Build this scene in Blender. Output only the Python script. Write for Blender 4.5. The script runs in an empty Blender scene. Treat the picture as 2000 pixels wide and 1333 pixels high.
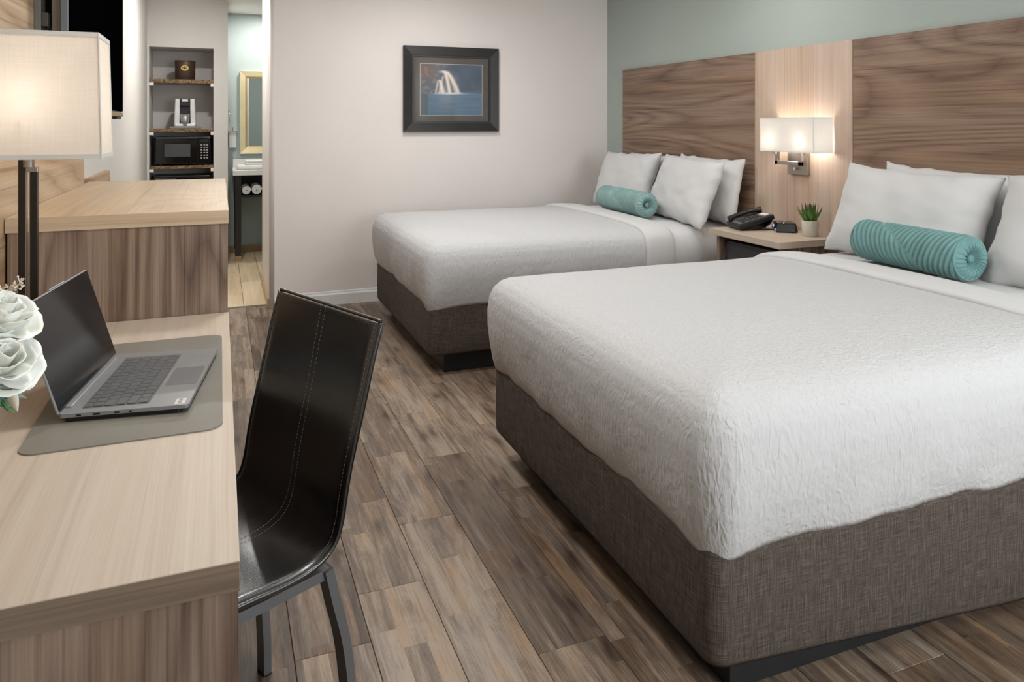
import bpy, bmesh, math, random
from mathutils import Vector, Matrix, noise
R = math.radians
random.seed(7)
S = bpy.context.scene
COL = S.collection

# ------------------------------------------------------------------ camera, world, light, exposure
F_PX, HORIZON, YAW, CAM_H = 1448.0, 242.0, math.atan(570 / 1448.0), 1.40
cam = bpy.data.cameras.new('camera'); co = bpy.data.objects.new('camera', cam); COL.objects.link(co)
cam.sensor_width = 36.0; cam.lens = 36.0 * F_PX / 2000.0
cam.shift_y = -(666.5 - HORIZON) / 2000.0
cam.clip_start = 0.02
co.location = (0, 0, CAM_H); co.rotation_euler = (R(90), 0, -YAW)
S.camera = co
S.view_settings.view_transform = 'Standard'; S.view_settings.look = 'None'
S.view_settings.gamma = 1.0; S.view_settings.use_curve_mapping = False
S.view_settings.exposure = 0.0
W = bpy.data.worlds.new('sky'); S.world = W; W.use_nodes = True
W.node_tree.nodes['Background'].inputs[0].default_value = (0.75, 0.86, 1.0, 1)
W.node_tree.nodes['Background'].inputs[1].default_value = 0.6

def area(name, loc, rot, sx, sy, power, col=(1, 1, 1), shape='RECTANGLE', spread=180):
    l = bpy.data.lights.new(name, 'AREA'); l.shape = shape; l.size = sx; l.size_y = sy
    l.energy = power; l.color = col; l.spread = R(spread)
    o = bpy.data.objects.new(name, l); COL.objects.link(o); o.location = loc; o.rotation_euler = rot
    return o
# daylight through the wide window in the wall behind the camera
area('window_daylight', (2.2, -1.22, 1.5), (R(90), 0, 0), 1.6, 1.7, 80, (0.96, 0.985, 1.0))
# flush ceiling lights of the bedroom (each sits in its own fixture, built below)
CEIL = [(0.30, 1.9, 15), (2.5, 0.6, 5), (1.75, 2.3, 2), (0.35, 3.5, 16), (2.45, 3.5, 7), (1.4, 4.7, 17)]
for x, y, e in CEIL:
    area('ceiling_downlight', (x, y, 2.575), (0, 0, 0), 0.34, 0.34, e, (1.0, 0.99, 0.975), 'DISK')

# ------------------------------------------------------------------ helpers
def lin(c):
    return tuple(((v / 255.0) / 12.92 if v / 255.0 <= 0.04045 else ((v / 255.0 + 0.055) / 1.055) ** 2.4) for v in c)

class NT:
    def __init__(s, name):
        s.m = bpy.data.materials.new(name); s.m.use_nodes = True; s.t = s.m.node_tree
        s.b = s.t.nodes['Principled BSDF']; s.out = s.t.nodes['Material Output']
    def n(s, kind, **kw):
        x = s.t.nodes.new(kind)
        for k, v in kw.items(): setattr(x, k, v)
        return x
    def l(s, a, b): s.t.links.new(a, b)
    def coords(s, rnd=True):
        tc = s.n('ShaderNodeTexCoord')
        if not rnd: return tc.outputs['Object']
        oi = s.n('ShaderNodeObjectInfo'); m = s.math('MULTIPLY', oi.outputs['Random'], 37.0)
        a = s.n('ShaderNodeVectorMath', operation='ADD'); s.l(tc.outputs['Object'], a.inputs[0]); s.l(m, a.inputs[1])
        return a.outputs[0]
    def math(s, op, a, b=None, c=None):
        x = s.n('ShaderNodeMath', operation=op)
        for i, v in enumerate((a, b, c)):
            if v is None: continue
            if hasattr(v, 'is_output'): s.l(v, x.inputs[i])
            else: x.inputs[i].default_value = v
        return x.outputs[0]
    def noise(s, vec, sc=(1, 1, 1), scale=1.0, detail=2.0, dist=0.0, rough=0.5):
        mp = s.n('ShaderNodeMapping'); mp.inputs['Scale'].default_value = sc; s.l(vec, mp.inputs['Vector'])
        x = s.n('ShaderNodeTexNoise'); x.inputs['Scale'].default_value = scale; x.inputs['Detail'].default_value = detail
        x.inputs['Distortion'].default_value = dist; x.inputs['Roughness'].default_value = rough
        s.l(mp.outputs[0], x.inputs['Vector']); return x.outputs['Fac']
    def ramp(s, fac, stops):
        r = s.n('ShaderNodeValToRGB'); e = r.color_ramp.elements
        while len(e) < len(stops): e.new(0.5)
        for i, (p, c) in enumerate(stops): e[i].position = p; e[i].color = (*c, 1)
        s.l(fac, r.inputs[0]); return r.outputs[0]
    def mix(s, fac, a, b, mode='MIX'):
        x = s.n('ShaderNodeMix', data_type='RGBA', blend_type=mode)
        for sock, v in ((x.inputs[0], fac), (x.inputs[6], a), (x.inputs[7], b)):
            if hasattr(v, 'is_output'): s.l(v, sock)
            elif isinstance(v, tuple): sock.default_value = (*v, 1)
            else: sock.default_value = v
        return x.outputs[2]
    def bump(s, h, strength=0.3, dist=0.002, prev=None):
        b = s.n('ShaderNodeBump'); b.inputs['Strength'].default_value = strength; b.inputs['Distance'].default_value = dist
        s.l(h, b.inputs['Height'])
        if prev is not None: s.l(prev, b.inputs['Normal'])
        s.l(b.outputs[0], s.b.inputs['Normal']); return b.outputs[0]
    def set(s, col=None, rough=None, metal=None, spec=None, **kw):
        if col is not None:
            if hasattr(col, 'is_output'): s.l(col, s.b.inputs['Base Color'])
            else: s.b.inputs['Base Color'].default_value = (*col, 1)
        if rough is not None:
            if hasattr(rough, 'is_output'): s.l(rough, s.b.inputs['Roughness'])
            else: s.b.inputs['Roughness'].default_value = rough
        if metal is not None: s.b.inputs['Metallic'].default_value = metal
        if spec is not None: s.b.inputs['Specular IOR Level'].default_value = spec
        for k, v in kw.items(): s.b.inputs[k].default_value = v
        return s.m

def plain(name, c, rough=0.5, metal=0.0, spec=0.5, var=0.06, **kw):
    t = NT(name); v = t.coords(); n = t.noise(v, scale=9, detail=3)
    c = lin(c); lo = tuple(x * (1 - var) for x in c); hi = tuple(min(1, x * (1 + var)) for x in c)
    return t.set(t.ramp(n, [(0.3, lo), (0.7, hi)]), rough, metal, spec, **kw)

def wall_mat(name, c):
    t = NT(name); v = t.coords(False)
    n = t.noise(v, scale=1.3, detail=2); c = lin(c)
    t.set(t.ramp(n, [(0.3, tuple(x * 0.97 for x in c)), (0.7, tuple(x * 1.02 for x in c))]), 0.75, 0, 0.3)
    t.bump(t.noise(v, scale=120, detail=2), 0.25, 0.003); return t.m

def wood(name, dark, mid, light, axis, rings=7.0, across=5.0, rough=0.42, contrast=(0.25, 0.5, 0.75), cath=0.5, along=0.5):
    t = NT(name); v = t.coords()
    def sc(al, ac): return tuple(al if i == axis else ac for i in range(3))
    n1 = t.noise(v, sc(along, across), detail=0.6, dist=0.25)
    warp = t.noise(v, sc(1.2, 30), detail=2)
    ring = t.math('PINGPONG', t.math('MULTIPLY_ADD', n1, rings, t.math('MULTIPLY', warp, 0.9)), 1.0)
    ring = t.math('POWER', ring, 0.6)
    n2 = t.noise(v, sc(3.0, 210), detail=4, rough=0.7)
    n3 = t.noise(v, sc(0.3, 7), detail=2)
    n4 = t.noise(v, sc(0.7, 45), detail=2, dist=0.2)
    f = t.math('MULTIPLY', ring, 0.26 * cath)
    f = t.math('MULTIPLY_ADD', n2, 0.40, f)
    f = t.math('MULTIPLY_ADD', n3, 0.34 - 0.2 * cath, f)
    f = t.math('MULTIPLY_ADD', n4, 0.30, f)
    st = t.ramp(t.noise(v, sc(0.5, 90), detail=2.5, dist=0.35), [(0.32, (.58, .53, .50)), (0.42, (1, 1, 1)), (1.0, (1, 1, 1))])
    hue = t.ramp(t.noise(v, sc(0.12, 7), detail=1), [(0.36, (1.0, .93, .84)), (0.5, (1, 1, 1)), (0.64, (.93, .93, .98))])
    col = t.ramp(f, [(contrast[0], lin(dark)), (contrast[1], lin(mid)), (contrast[2], lin(light))])
    col = t.mix(min(1.0, cath), col, st, 'MULTIPLY'); col = t.mix(min(1.0, cath), col, hue, 'MULTIPLY')
    t.set(col, rough, 0, 0.4); t.bump(n2, 0.12, 0.001); return t.m

MESH_SMOOTH = {}
def mk(name, bm, mat, parent=None, loc=(0, 0, 0), rot=(0, 0, 0), smooth=False, world=False):
    """world=True: vertices were given in world metres, the object is parented without moving it"""
    me = bpy.data.meshes.new(name); bm.normal_update(); bm.to_mesh(me); bm.free()
    if mat is not None: me.materials.append(mat)
    if smooth: me.polygons.foreach_set('use_smooth', [True] * len(me.polygons))
    return link(name, me, parent, loc, rot, world)
def wmat(o):
    m = o.matrix_basis.copy()
    return wmat(o.parent) @ o.matrix_parent_inverse @ m if o.parent else m
def link(name, me, parent=None, loc=(0, 0, 0), rot=(0, 0, 0), world=False):
    o = bpy.data.objects.new(name, me); COL.objects.link(o); o.location = loc; o.rotation_euler = rot
    if parent:
        o.parent = parent
        if world: o.matrix_parent_inverse = wmat(parent).inverted()
    return o
def tag(o, label, cat, group=None, kind=None):
    o['label'] = label; o['category'] = cat
    if group: o['group'] = group
    if kind: o['kind'] = kind
    return o
def thing(name, label, cat, loc=(0, 0, 0), rotz=0.0, group=None):
    o = bpy.data.objects.new(name, None); COL.objects.link(o); o.location = loc; o.rotation_euler = (0, 0, rotz)
    o.empty_display_size = 0.05
    return tag(o, label, cat, group)

def bbox(bm, x0, x1, y0, y1, z0, z1, bev=0.0, seg=2):
    r = bmesh.ops.create_cube(bm, size=1.0); vs = r['verts']
    for v in vs:
        v.co = Vector((x0 + (v.co.x + .5) * (x1 - x0), y0 + (v.co.y + .5) * (y1 - y0), z0 + (v.co.z + .5) * (z1 - z0)))
    if bev > 0:
        es = list({e for v in vs for e in v.link_edges})
        bmesh.ops.bevel(bm, geom=es, offset=bev, segments=seg, affect='EDGES', profile=0.5, clamp_overlap=True)
    return bm
def box(name, x0, x1, y0, y1, z0, z1, mat, parent=None, bev=0.002, seg=2, world=True, smooth=False):
    """axis box from world (or parent-local) extents; origin at its own centre"""
    c = ((x0 + x1) / 2, (y0 + y1) / 2, (z0 + z1) / 2)
    bm = bbox(bmesh.new(), x0 - c[0], x1 - c[0], y0 - c[1], y1 - c[1], z0 - c[2], z1 - c[2], bev, seg)
    return mk(name, bm, mat, parent, c, (0, 0, 0), smooth, world)
def cyl(bm, p0, p1, r0, r1=None, seg=20, caps=True):
    p0, p1 = Vector(p0), Vector(p1); r1 = r0 if r1 is None else r1; d = p1 - p0
    M = Matrix.Translation((p0 + p1) / 2) @ d.to_track_quat('Z', 'Y').to_matrix().to_4x4()
    bmesh.ops.create_cone(bm, cap_ends=caps, segments=seg, radius1=r0, radius2=r1, depth=d.length, matrix=M); return bm
def tube(bm, pts, r, seg=8, cap=True):
    pts = [Vector(p) for p in pts]; rings = []; up = Vector((0, 0, 1)); prev = None
    for i, p in enumerate(pts):
        t = (pts[min(i + 1, len(pts) - 1)] - pts[max(i - 1, 0)]).normalized()
        a = prev if prev is not None else (up if abs(t.z) < 0.9 else Vector((1, 0, 0)))
        a = (a - t * a.dot(t)).normalized(); b = t.cross(a); prev = a
        rr = r(i / (len(pts) - 1)) if callable(r) else r
        rings.append([bm.verts.new(p + (a * math.cos(k * 2 * math.pi / seg) + b * math.sin(k * 2 * math.pi / seg)) * rr) for k in range(seg)])
    for A, B in zip(rings, rings[1:]):
        for k in range(seg): bm.faces.new((A[k], A[(k + 1) % seg], B[(k + 1) % seg], B[k]))
    if cap:
        bm.faces.new(rings[0][::-1]); bm.faces.new(rings[-1])
    return bm
def lathe(bm, prof, seg=32):
    rings = []
    for r, z in prof:
        rings.append([bm.verts.new((r * math.cos(2 * math.pi * k / seg), r * math.sin(2 * math.pi * k / seg), z)) for k in range(seg)])
    for A, B in zip(rings, rings[1:]):
        for k in range(seg): bm.faces.new((A[k], A[(k + 1) % seg], B[(k + 1) % seg], B[k]))
    if prof[0][0] > 1e-6: bm.faces.new(rings[0][::-1])
    if prof[-1][0] > 1e-6: bm.faces.new(rings[-1])
    bmesh.ops.remove_doubles(bm, verts=bm.verts, dist=1e-5); return bm
def bar_path(bm, pts, w, t, side=(0, 1, 0)):
    """flat bar swept along pts in a plane; w across 'side', t in the plane"""
    pts = [Vector(p) for p in pts]; s = Vector(side).normalized(); rings = []
    for i, p in enumerate(pts):
        tg = (pts[min(i + 1, len(pts) - 1)] - pts[max(i - 1, 0)]).normalized(); nn = s.cross(tg).normalized()
        rings.append([bm.verts.new(p + s * (a * w / 2) + nn * (b * t / 2)) for a, b in ((-1, -1), (1, -1), (1, 1), (-1, 1))])
    for A, B in zip(rings, rings[1:]):
        for k in range(4): bm.faces.new((A[k], A[(k + 1) % 4], B[(k + 1) % 4], B[k]))
    bm.faces.new(rings[0][::-1]); bm.faces.new(rings[-1]); bmesh.ops.recalc_face_normals(bm, faces=bm.faces); return bm
def grid_bm(bm, rows, closed=False):
    V = [[bm.verts.new(p) for p in r] for r in rows]
    for A, B in zip(V, V[1:]):
        n = len(A)
        for k in range(n if closed else n - 1):
            a, b, c, d = A[k], A[(k + 1) % n], B[(k + 1) % n], B[k]
            try: bm.faces.new((a, b, c, d))
            except ValueError: pass
    return V
def catmull(pts, n=8):
    out = []; P = [Vector(p) for p in pts]; P = [2 * P[0] - P[1]] + P + [2 * P[-1] - P[-2]]
    for i in range(1, len(P) - 2):
        for k in range(n):
            t = k / n; a, b, c, d = P[i - 1:i + 3]
            out.append(0.5 * ((2 * b) + (-a + c) * t + (2 * a - 5 * b + 4 * c - d) * t * t + (-a + 3 * b - 3 * c + d) * t ** 3))
    return out + [P[-2]]
def copy_tree(o, parent=None):
    c = o.copy(); COL.objects.link(c)
    if parent: c.parent = parent
    for ch in list(o.children): copy_tree(ch, c)
    return c

# ------------------------------------------------------------------ materials
M = {}
M['beige'] = wall_mat('beige_wall_paint', (226, 219, 215))
M['teal'] = wall_mat('grey_green_wall_paint', (173, 183, 177))
M['grey_wall'] = wall_mat('pale_grey_wall_paint', (206, 203, 199))
M['mint'] = wall_mat('pale_mint_wall_paint', (182, 194, 193))
M['white_ceiling'] = wall_mat('white_ceiling_paint', (228, 227, 224))
M['trim_white'] = plain('white_trim_paint', (222, 221, 220), 0.45)
M['walnut_h'] = wood('walnut_laminate_horizontal', (78, 58, 46), (122, 98, 82), (152, 129, 110), 1, 34, 3.4, contrast=(0.30, 0.50, 0.70), cath=.75, along=.32)
M['walnut_v'] = wood('walnut_laminate_vertical', (66, 50, 42), (112, 93, 80), (150, 131, 115), 2, 30, 4.6, contrast=(0.30, 0.50, 0.70), cath=.75, along=.42)
M['walnut_x'] = wood('walnut_edge_band', (94, 79, 67), (122, 106, 92), (146, 130, 115), 0, 6, 10.0, contrast=(0.3, 0.5, 0.75), cath=0.3)
M['ash_v'] = wood('pale_ash_laminate_vertical', (162, 137, 119), (189, 166, 148), (206, 186, 169), 2, 8, 4.0, contrast=(0.3, 0.48, 0.7), cath=0.35)
M['ash_y'] = wood('pale_ash_laminate_top', (168, 151, 133), (187, 172, 155), (199, 187, 172), 1, 14, 3.2, contrast=(0.28, 0.47, 0.7), cath=0.2)
M['ash_x'] = wood('pale_ash_laminate_edge', (160, 138, 114), (186, 164, 138), (202, 183, 160), 0, 10, 4.0, contrast=(0.3, 0.5, 0.72), cath=0.4)
M['ash_top'] = wood('warm_ash_dresser_top', (156, 132, 104), (182, 158, 127), (196, 176, 148), 1, 16, 3.0, contrast=(0.3, 0.5, 0.72), cath=0.5)
M['oak_h'] = wood('warm_oak_panel', (140, 112, 84), (172, 146, 116), (196, 172, 144), 1, 16, 3.0, contrast=(0.32, 0.52, 0.72), cath=0.8)
M['espresso'] = plain('espresso_wood', (34, 30, 28), 0.4)
M['black_plastic'] = plain('black_plastic', (16, 16, 18), 0.35)
M['black_gloss'] = plain('black_gloss', (7, 8, 10), 0.08)
M['screen_black'] = plain('matte_black_screen', (3, 3, 4), 0.5, 0, 0.0)
M['laptop_screen'] = plain('laptop_dark_glass', (6, 7, 10), 0.1, 0, 0.22)
M['kick'] = plain('black_plinth_paint', (24, 26, 29), 0.5)
M['gunmetal'] = plain('gunmetal', (112, 114, 117), 0.42, 0.55)
M['bronze'] = plain('dark_bronze', (44, 39, 36), 0.4, 0.5)
M['nickel'] = plain('brushed_nickel', (158, 150, 142), 0.35, 0.9)
M['chrome'] = plain('chrome', (215, 215, 215), 0.12, 1.0)
M['laptop'] = plain('laptop_grey_metal', (140, 141, 142), 0.42, 0.4)
M['key'] = plain('laptop_key_grey', (84, 85, 87), 0.5)
M['gold'] = plain('champagne_gold_frame', (228, 214, 176), 0.35, 0.2)
M['white_fabric'] = None
def white_cloth(name, c, wr=0.5, scale=7):
    t = NT(name); v = t.coords(); n = t.noise(v, scale=scale, detail=2, dist=0.4)
    cc = lin(c); t.set(t.ramp(n, [(0.3, tuple(x * .985 for x in cc)), (0.7, cc)]), 0.85, 0, 0.2)
    t.b.inputs['Sheen Weight'].default_value = 0.15
    t.bump(n, wr, 0.012); return t.m
M['pillow'] = white_cloth('white_pillowcase_cotton', (205, 205, 205), 0.05, 6)
M['sheet'] = white_cloth('white_bed_sheet', (206, 206, 206), 0.12, 8)
M['towel'] = white_cloth('white_terry_towel', (232, 231, 229), 0.4, 40)
def quilt():
    t = NT('white_puckered_coverlet'); v = t.coords(False)
    w = t.noise(v, scale=5, detail=1); wv = t.n('ShaderNodeVectorMath', operation='MULTIPLY_ADD')
    t.l(w, wv.inputs[0]); wv.inputs[1].default_value = (0.05, 0.05, 0.05); t.l(v, wv.inputs[2])
    a = t.noise(wv.outputs[0], (75, 88, 26), detail=1.2, dist=0.7)
    b = t.noise(v, (60, 60, 60), detail=2)
    h = t.math('MULTIPLY_ADD', b, 0.35, a)
    c = lin((197, 197, 198)); t.set(t.ramp(a, [(0.3, tuple(x * .97 for x in c)), (0.65, c)]), 0.85, 0, 0.2)
    t.bump(h, 0.62, 0.007); return t.m
M['quilt'] = quilt()
def linen():
    t = NT('brown_grey_woven_skirt'); v = t.coords(False)
    hz = t.noise(v, (16, 16, 620), detail=2, rough=0.6); vt = t.noise(v, (620, 620, 16), detail=2, rough=0.6)
    s = t.math('ADD', hz, vt); f = t.math('MULTIPLY', s, 0.5)
    col = t.ramp(f, [(0.34, lin((52, 46, 41))), (0.5, lin((79, 71, 65))), (0.66, lin((112, 103, 95)))])
    t.set(col, 0.85, 0, 0.2); t.bump(f, 0.35, 0.002); return t.m
M['linen'] = linen()
def leather():
    t = NT('black_leather'); v = t.coords()
    vo = t.n('ShaderNodeTexVoronoi'); vo.inputs['Scale'].default_value = 260; t.l(v, vo.inputs['Vector'])
    n = t.noise(v, scale=30, detail=3)
    t.set(t.ramp(n, [(0.3, lin((9, 9, 10))), (0.7, lin((17, 17, 18)))]), t.math('MULTIPLY_ADD', n, 0.14, 0.24), 0, 0.8)
    t.b.inputs['Coat Weight'].default_value = .5; t.b.inputs['Coat Roughness'].default_value = .22
    t.bump(vo.outputs['Distance'], 0.15, 0.0012); return t.m
M['leather'] = leather()
M['thread'] = plain('grey_stitching_thread', (140, 139, 137), 0.7)
def velvet(name, c):
    t = NT(name); v = t.coords(); n = t.noise(v, scale=14, detail=3); cc = lin(c)
    t.set(t.ramp(n, [(0.25, tuple(x * .82 for x in cc)), (0.75, tuple(min(1, x * 1.1) for x in cc))]), 0.55, 0, 0.3)
    t.b.inputs['Sheen Weight'].default_value = 0.2; t.b.inputs['Sheen Roughness'].default_value = 0.4
    t.b.inputs['Sheen Tint'].default_value = (0.9, 1.0, 1.0, 1); return t.m
M['teal_velvet'] = velvet('teal_velvet', (112, 153, 152))
M['sage_velvet'] = velvet('aqua_velvet', (134, 164, 162))
def shade(name, c, trans=0.45):
    t = NT(name); v = t.coords()
    n = t.math('ADD', t.noise(v, (12, 12, 500), detail=2), t.noise(v, (420, 420, 10), detail=2))
    cc = lin(c); col = t.ramp(t.math('MULTIPLY', n, 0.5), [(0.35, tuple(x * .93 for x in cc)), (0.65, cc)])
    t.set(col, 0.8, 0, 0.2)
    tr = t.n('ShaderNodeBsdfTranslucent'); t.l(col, tr.inputs['Color']); mx = t.n('ShaderNodeMixShader')
    mx.inputs[0].default_value = trans; t.l(t.b.outputs[0], mx.inputs[1]); t.l(tr.outputs[0], mx.inputs[2]); t.l(mx.outputs[0], t.out.inputs['Surface'])
    return t.m
M['shade_cream'] = shade('cream_linen_lampshade', (246, 240, 232), 0.5)
M['shade_white'] = shade('white_linen_lampshade', (246, 244, 240), 0.26)
def glass():
    t = NT('clear_glass'); t.set((1, 1, 1), 0.02, 0, 0.5); t.b.inputs['Transmission Weight'].default_value = 1.0; t.b.inputs['IOR'].default_value = 1.45; return t.m
M['glass'] = glass()
def emit(name, c, s):
    t = NT(name); t.b.inputs['Emission Color'].default_value = (*c, 1); t.b.inputs['Emission Strength'].default_value = s; return t.m
M['bulb'] = emit('lit_bulb', (1.0, 0.93, 0.84), 42)
M['led'] = emit('lit_ceiling_diffuser', (1.0, 0.96, 0.9), 5)
M['granite'] = NT('brown_granite').m
def granite():
    t = NT('brown_granite_shelf'); v = t.coords(); n = t.noise(v, scale=60, detail=4)
    return t.set(t.ramp(n, [(0.35, lin((70, 54, 38))), (0.55, lin((128, 100, 68))), (0.7, lin((160, 134, 98)))]), 0.25, 0, 0.5)
M['granite'] = granite()
M['mat'] = plain('taupe_leatherette_mat', (120, 116, 107), 0.5, 0, 0.4)
M['mirror'] = plain('silver_mirror', (222, 228, 228), 0.02, 1.0, var=0.0)

def plank_mat():
    t = NT('weathered_wood_plank'); tc = t.n('ShaderNodeTexCoord'); oi = t.n('ShaderNodeObjectInfo')
    v = t.coords(); sp = t.n('ShaderNodeSeparateXYZ'); t.l(tc.outputs['Object'], sp.inputs[0])
    rnd = oi.outputs['Random']
    # printed strips inside a plank: three unequal strips, each with its own stagger
    sx = t.math('FLOOR', t.math('MULTIPLY', t.math('ADD', sp.outputs[0], t.math('MULTIPLY_ADD', rnd, 0.05, 0.11)), 15.5))
    wn = t.n('ShaderNodeTexWhiteNoise', noise_dimensions='2D'); cb = t.n('ShaderNodeCombineXYZ')
    t.l(sx, cb.inputs[0]); t.l(t.math('MULTIPLY', rnd, 913.0), cb.inputs[1]); t.l(cb.outputs[0], wn.inputs['Vector'])
    sy = t.math('FLOOR', t.math('MULTIPLY', t.math('ADD', sp.outputs[1], wn.outputs['Value']), 1.5))
    wn2 = t.n('ShaderNodeTexWhiteNoise', noise_dimensions='3D'); cb2 = t.n('ShaderNodeCombineXYZ')
    t.l(sx, cb2.inputs[0]); t.l(sy, cb2.inputs[1]); t.l(t.math('MULTIPLY', rnd, 517.0), cb2.inputs[2]); t.l(cb2.outputs[0], wn2.inputs['Vector'])
    tone = wn2.outputs['Value']
    a = t.add3 = t.n('ShaderNodeVectorMath', operation='ADD'); sc = t.n('ShaderNodeVectorMath', operation='SCALE')
    t.l(wn2.outputs['Color'], sc.inputs[0]); sc.inputs['Scale'].default_value = 9.0; t.l(v, a.inputs[0]); t.l(sc.outputs[0], a.inputs[1])
    g1 = t.noise(a.outputs[0], (34, 1.6, 1), detail=3, dist=0.5); g2 = t.noise(a.outputs[0], (260, 9, 1), detail=3, rough=0.65)
    bl = t.noise(a.outputs[0], (15, 3.2, 1), detail=5, rough=0.7, dist=1.0)
    f = t.math('MULTIPLY_ADD', tone, 0.13, 0.06)
    f = t.math('MULTIPLY_ADD', rnd, 0.13, f)
    f = t.math('MULTIPLY_ADD', g1, 0.36, f); f = t.math('MULTIPLY_ADD', g2, 0.34, f); f = t.math('MULTIPLY_ADD', bl, 0.38, f)
    col = t.ramp(f, [(0.42, lin((44, 35, 29))), (0.56, lin((80, 66, 55))), (0.70, lin((114, 97, 82))), (0.86, lin((158, 142, 125)))])
    hue = t.ramp(t.noise(a.outputs[0], (9, 2.2, 1), detail=2), [(0.35, lin((236, 238, 246))), (0.5, (1, 1, 1)), (0.70, lin((255, 234, 210)))])
    kd = t.n('ShaderNodeTexVoronoi', voronoi_dimensions='2D'); kd.inputs['Scale'].default_value = 1.0
    km = t.n('ShaderNodeMapping'); km.inputs['Scale'].default_value = (5.5, 1.8, 1.0); kw = t.n('ShaderNodeVectorMath', operation='MULTIPLY_ADD')
    t.l(bl, kw.inputs[0]); kw.inputs[1].default_value = (.05, .12, 0); t.l(v, kw.inputs[2]); t.l(kw.outputs[0], km.inputs['Vector']); t.l(km.outputs[0], kd.inputs['Vector'])
    knot = t.ramp(kd.outputs['Distance'], [(0.03, (.42, .38, .36)), (0.13, (.86, .85, .84)), (0.24, (1, 1, 1))])
    col = t.mix(1.0, col, knot, 'MULTIPLY')
    t.set(t.mix(0.8, col, hue, 'MULTIPLY'), t.math('MULTIPLY_ADD', g2, 0.2, 0.36), 0, 0.4)
    t.bump(g2, 0.3, 0.0012); return t.m
M['plank'] = plank_mat()
def tile_mat():
    t = NT('wood_look_porcelain_tile'); v = t.coords(); oi = t.n('ShaderNodeObjectInfo')
    g = t.noise(v, (30, 2, 1), detail=3, dist=0.4); f = t.math('MULTIPLY_ADD', oi.outputs['Random'], 0.3, t.math('MULTIPLY', g, 0.75))
    return t.set(t.ramp(f, [(0.25, lin((190, 165, 132))), (0.5, lin((216, 196, 164))), (0.8, lin((228, 213, 184)))]), 0.35, 0, 0.4)
M['tile'] = tile_mat()
M['grout'] = plain('dark_floor_joint', (52, 42, 34), 0.8)

# ------------------------------------------------------------------ the setting
XL, XR, YB, YF, ZC = -0.64, 3.218, 5.85, -1.3, 2.60
def struct(o, label, cat='wall'):
    return tag(o, label, cat, None, 'structure')
fl = struct(box('floor', XL - .1, XR + .1, YF - .1, 8.75, -0.06, -0.006, M['grout'], bev=0), 'floor of weathered grey-brown wood planks running away from the camera', 'floor')
pl_bm = bbox(bmesh.new(), -0.0993, 0.0993, -0.6094, 0.6094, -0.006, 0.0, 0.0012, 1)
pl_me = bpy.data.meshes.new('plank'); pl_bm.to_mesh(pl_me); pl_bm.free(); pl_me.materials.append(M['plank'])
PW, PL = 0.2, 1.22
cuts = {}
for i in range(-6, 14):
    xc = 0.38 + PW * i + PW / 2
    if xc - .1 > XR: continue
    off = {0: 2.217, 1: 2.55, 2: 1.795, 3: 2.646}.get(i, (i * 0.437) % PL)
    y = off - PL * math.ceil((off - YF) / PL)
    while y < YB + 0.17:
        y1 = min(y + PL, 6.02); x0, x1 = max(xc - .1, XL), min(xc + .1, XR)
        if y1 - y > 0.02:
            if abs(y1 - y - PL) < 1e-4 and abs(x1 - x0 - .2) < 1e-4:
                link('plank', pl_me, fl, (xc, y + PL / 2, 0), world=True)
            else:
                box('plank', x0 + .0007, x1 - .0007, y + .0006, y1 - .0006, -0.006, 0.0, M['plank'], fl, 0.001, 1)
        y += PL
# wood-look tiles of the vanity area
for i in range(-4, 11):
    x0 = 0.17 + 0.172 * i; off = (i * 0.41) % 0.92
    y = 6.03 - off
    while y < 8.6:
        a, b = max(y, 6.03), min(y + 0.92, 8.6)
        if b - a > 0.03 and x0 + .17 > XL and x0 < 1.9:
            box('tile', max(x0, XL) + .0015, x0 + .1705, a + .0015, b - .0015, -0.006, 0.001, M['tile'], fl, 0.001, 1)
        y += 0.92
th = struct(box('trim_1', XL, 0.40, 6.0, 6.035, -0.005, 0.004, plain('brown_threshold_strip', (112, 96, 78), 0.4), bev=0.002), 'thin brown threshold strip between the planks and the tiles', 'threshold')

def wall_poly(name, pts, z0, z1, mat, label, bev=0.0):
    bm = bmesh.new(); lo = [bm.verts.new((x, y, z0)) for x, y in pts]; f = bm.faces.new(lo)
    r = bmesh.ops.extrude_face_region(bm, geom=[f])
    for v in r['geom']:
        if isinstance(v, bmesh.types.BMVert): v.co.z = z1
    bmesh.ops.recalc_face_normals(bm, faces=bm.faces)
    return struct(mk(name, bm, mat), label)
# back wall with a rounded left corner (bullnose)
r = 0.035; cx, cy = 0.345 + r, YB + r
arc = [(cx + r * math.cos(a), cy + r * math.sin(a)) for a in [R(180 + 90 * k / 8) for k in range(9)]]
wb = wall_poly('wall_back', arc + [(XR, YB), (XR, 6.9), (0.345, 6.9)], 0, ZC, M['beige'], 'plain beige back wall carrying the framed waterfall picture')
for p in wb.data.polygons: p.use_smooth = abs(p.normal.z) < .5 and p.area < .03
wall_r = struct(box('wall_right', XR, XR + .12, YF - .1, YB, 0, ZC, M['teal'], bev=0), 'grey green wall behind the headboard')
wall_l = struct(box('wall_left', XL - .12, XL, YF - .1, 8.7, 0, ZC, M['grey_wall'], bev=0), 'pale grey left wall behind the television')
struct(box('ceiling', XL - .12, XR + .12, YF - .1, 8.72, ZC, ZC + .08, M['white_ceiling'], bev=0), 'white flat ceiling', 'ceiling')
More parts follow.
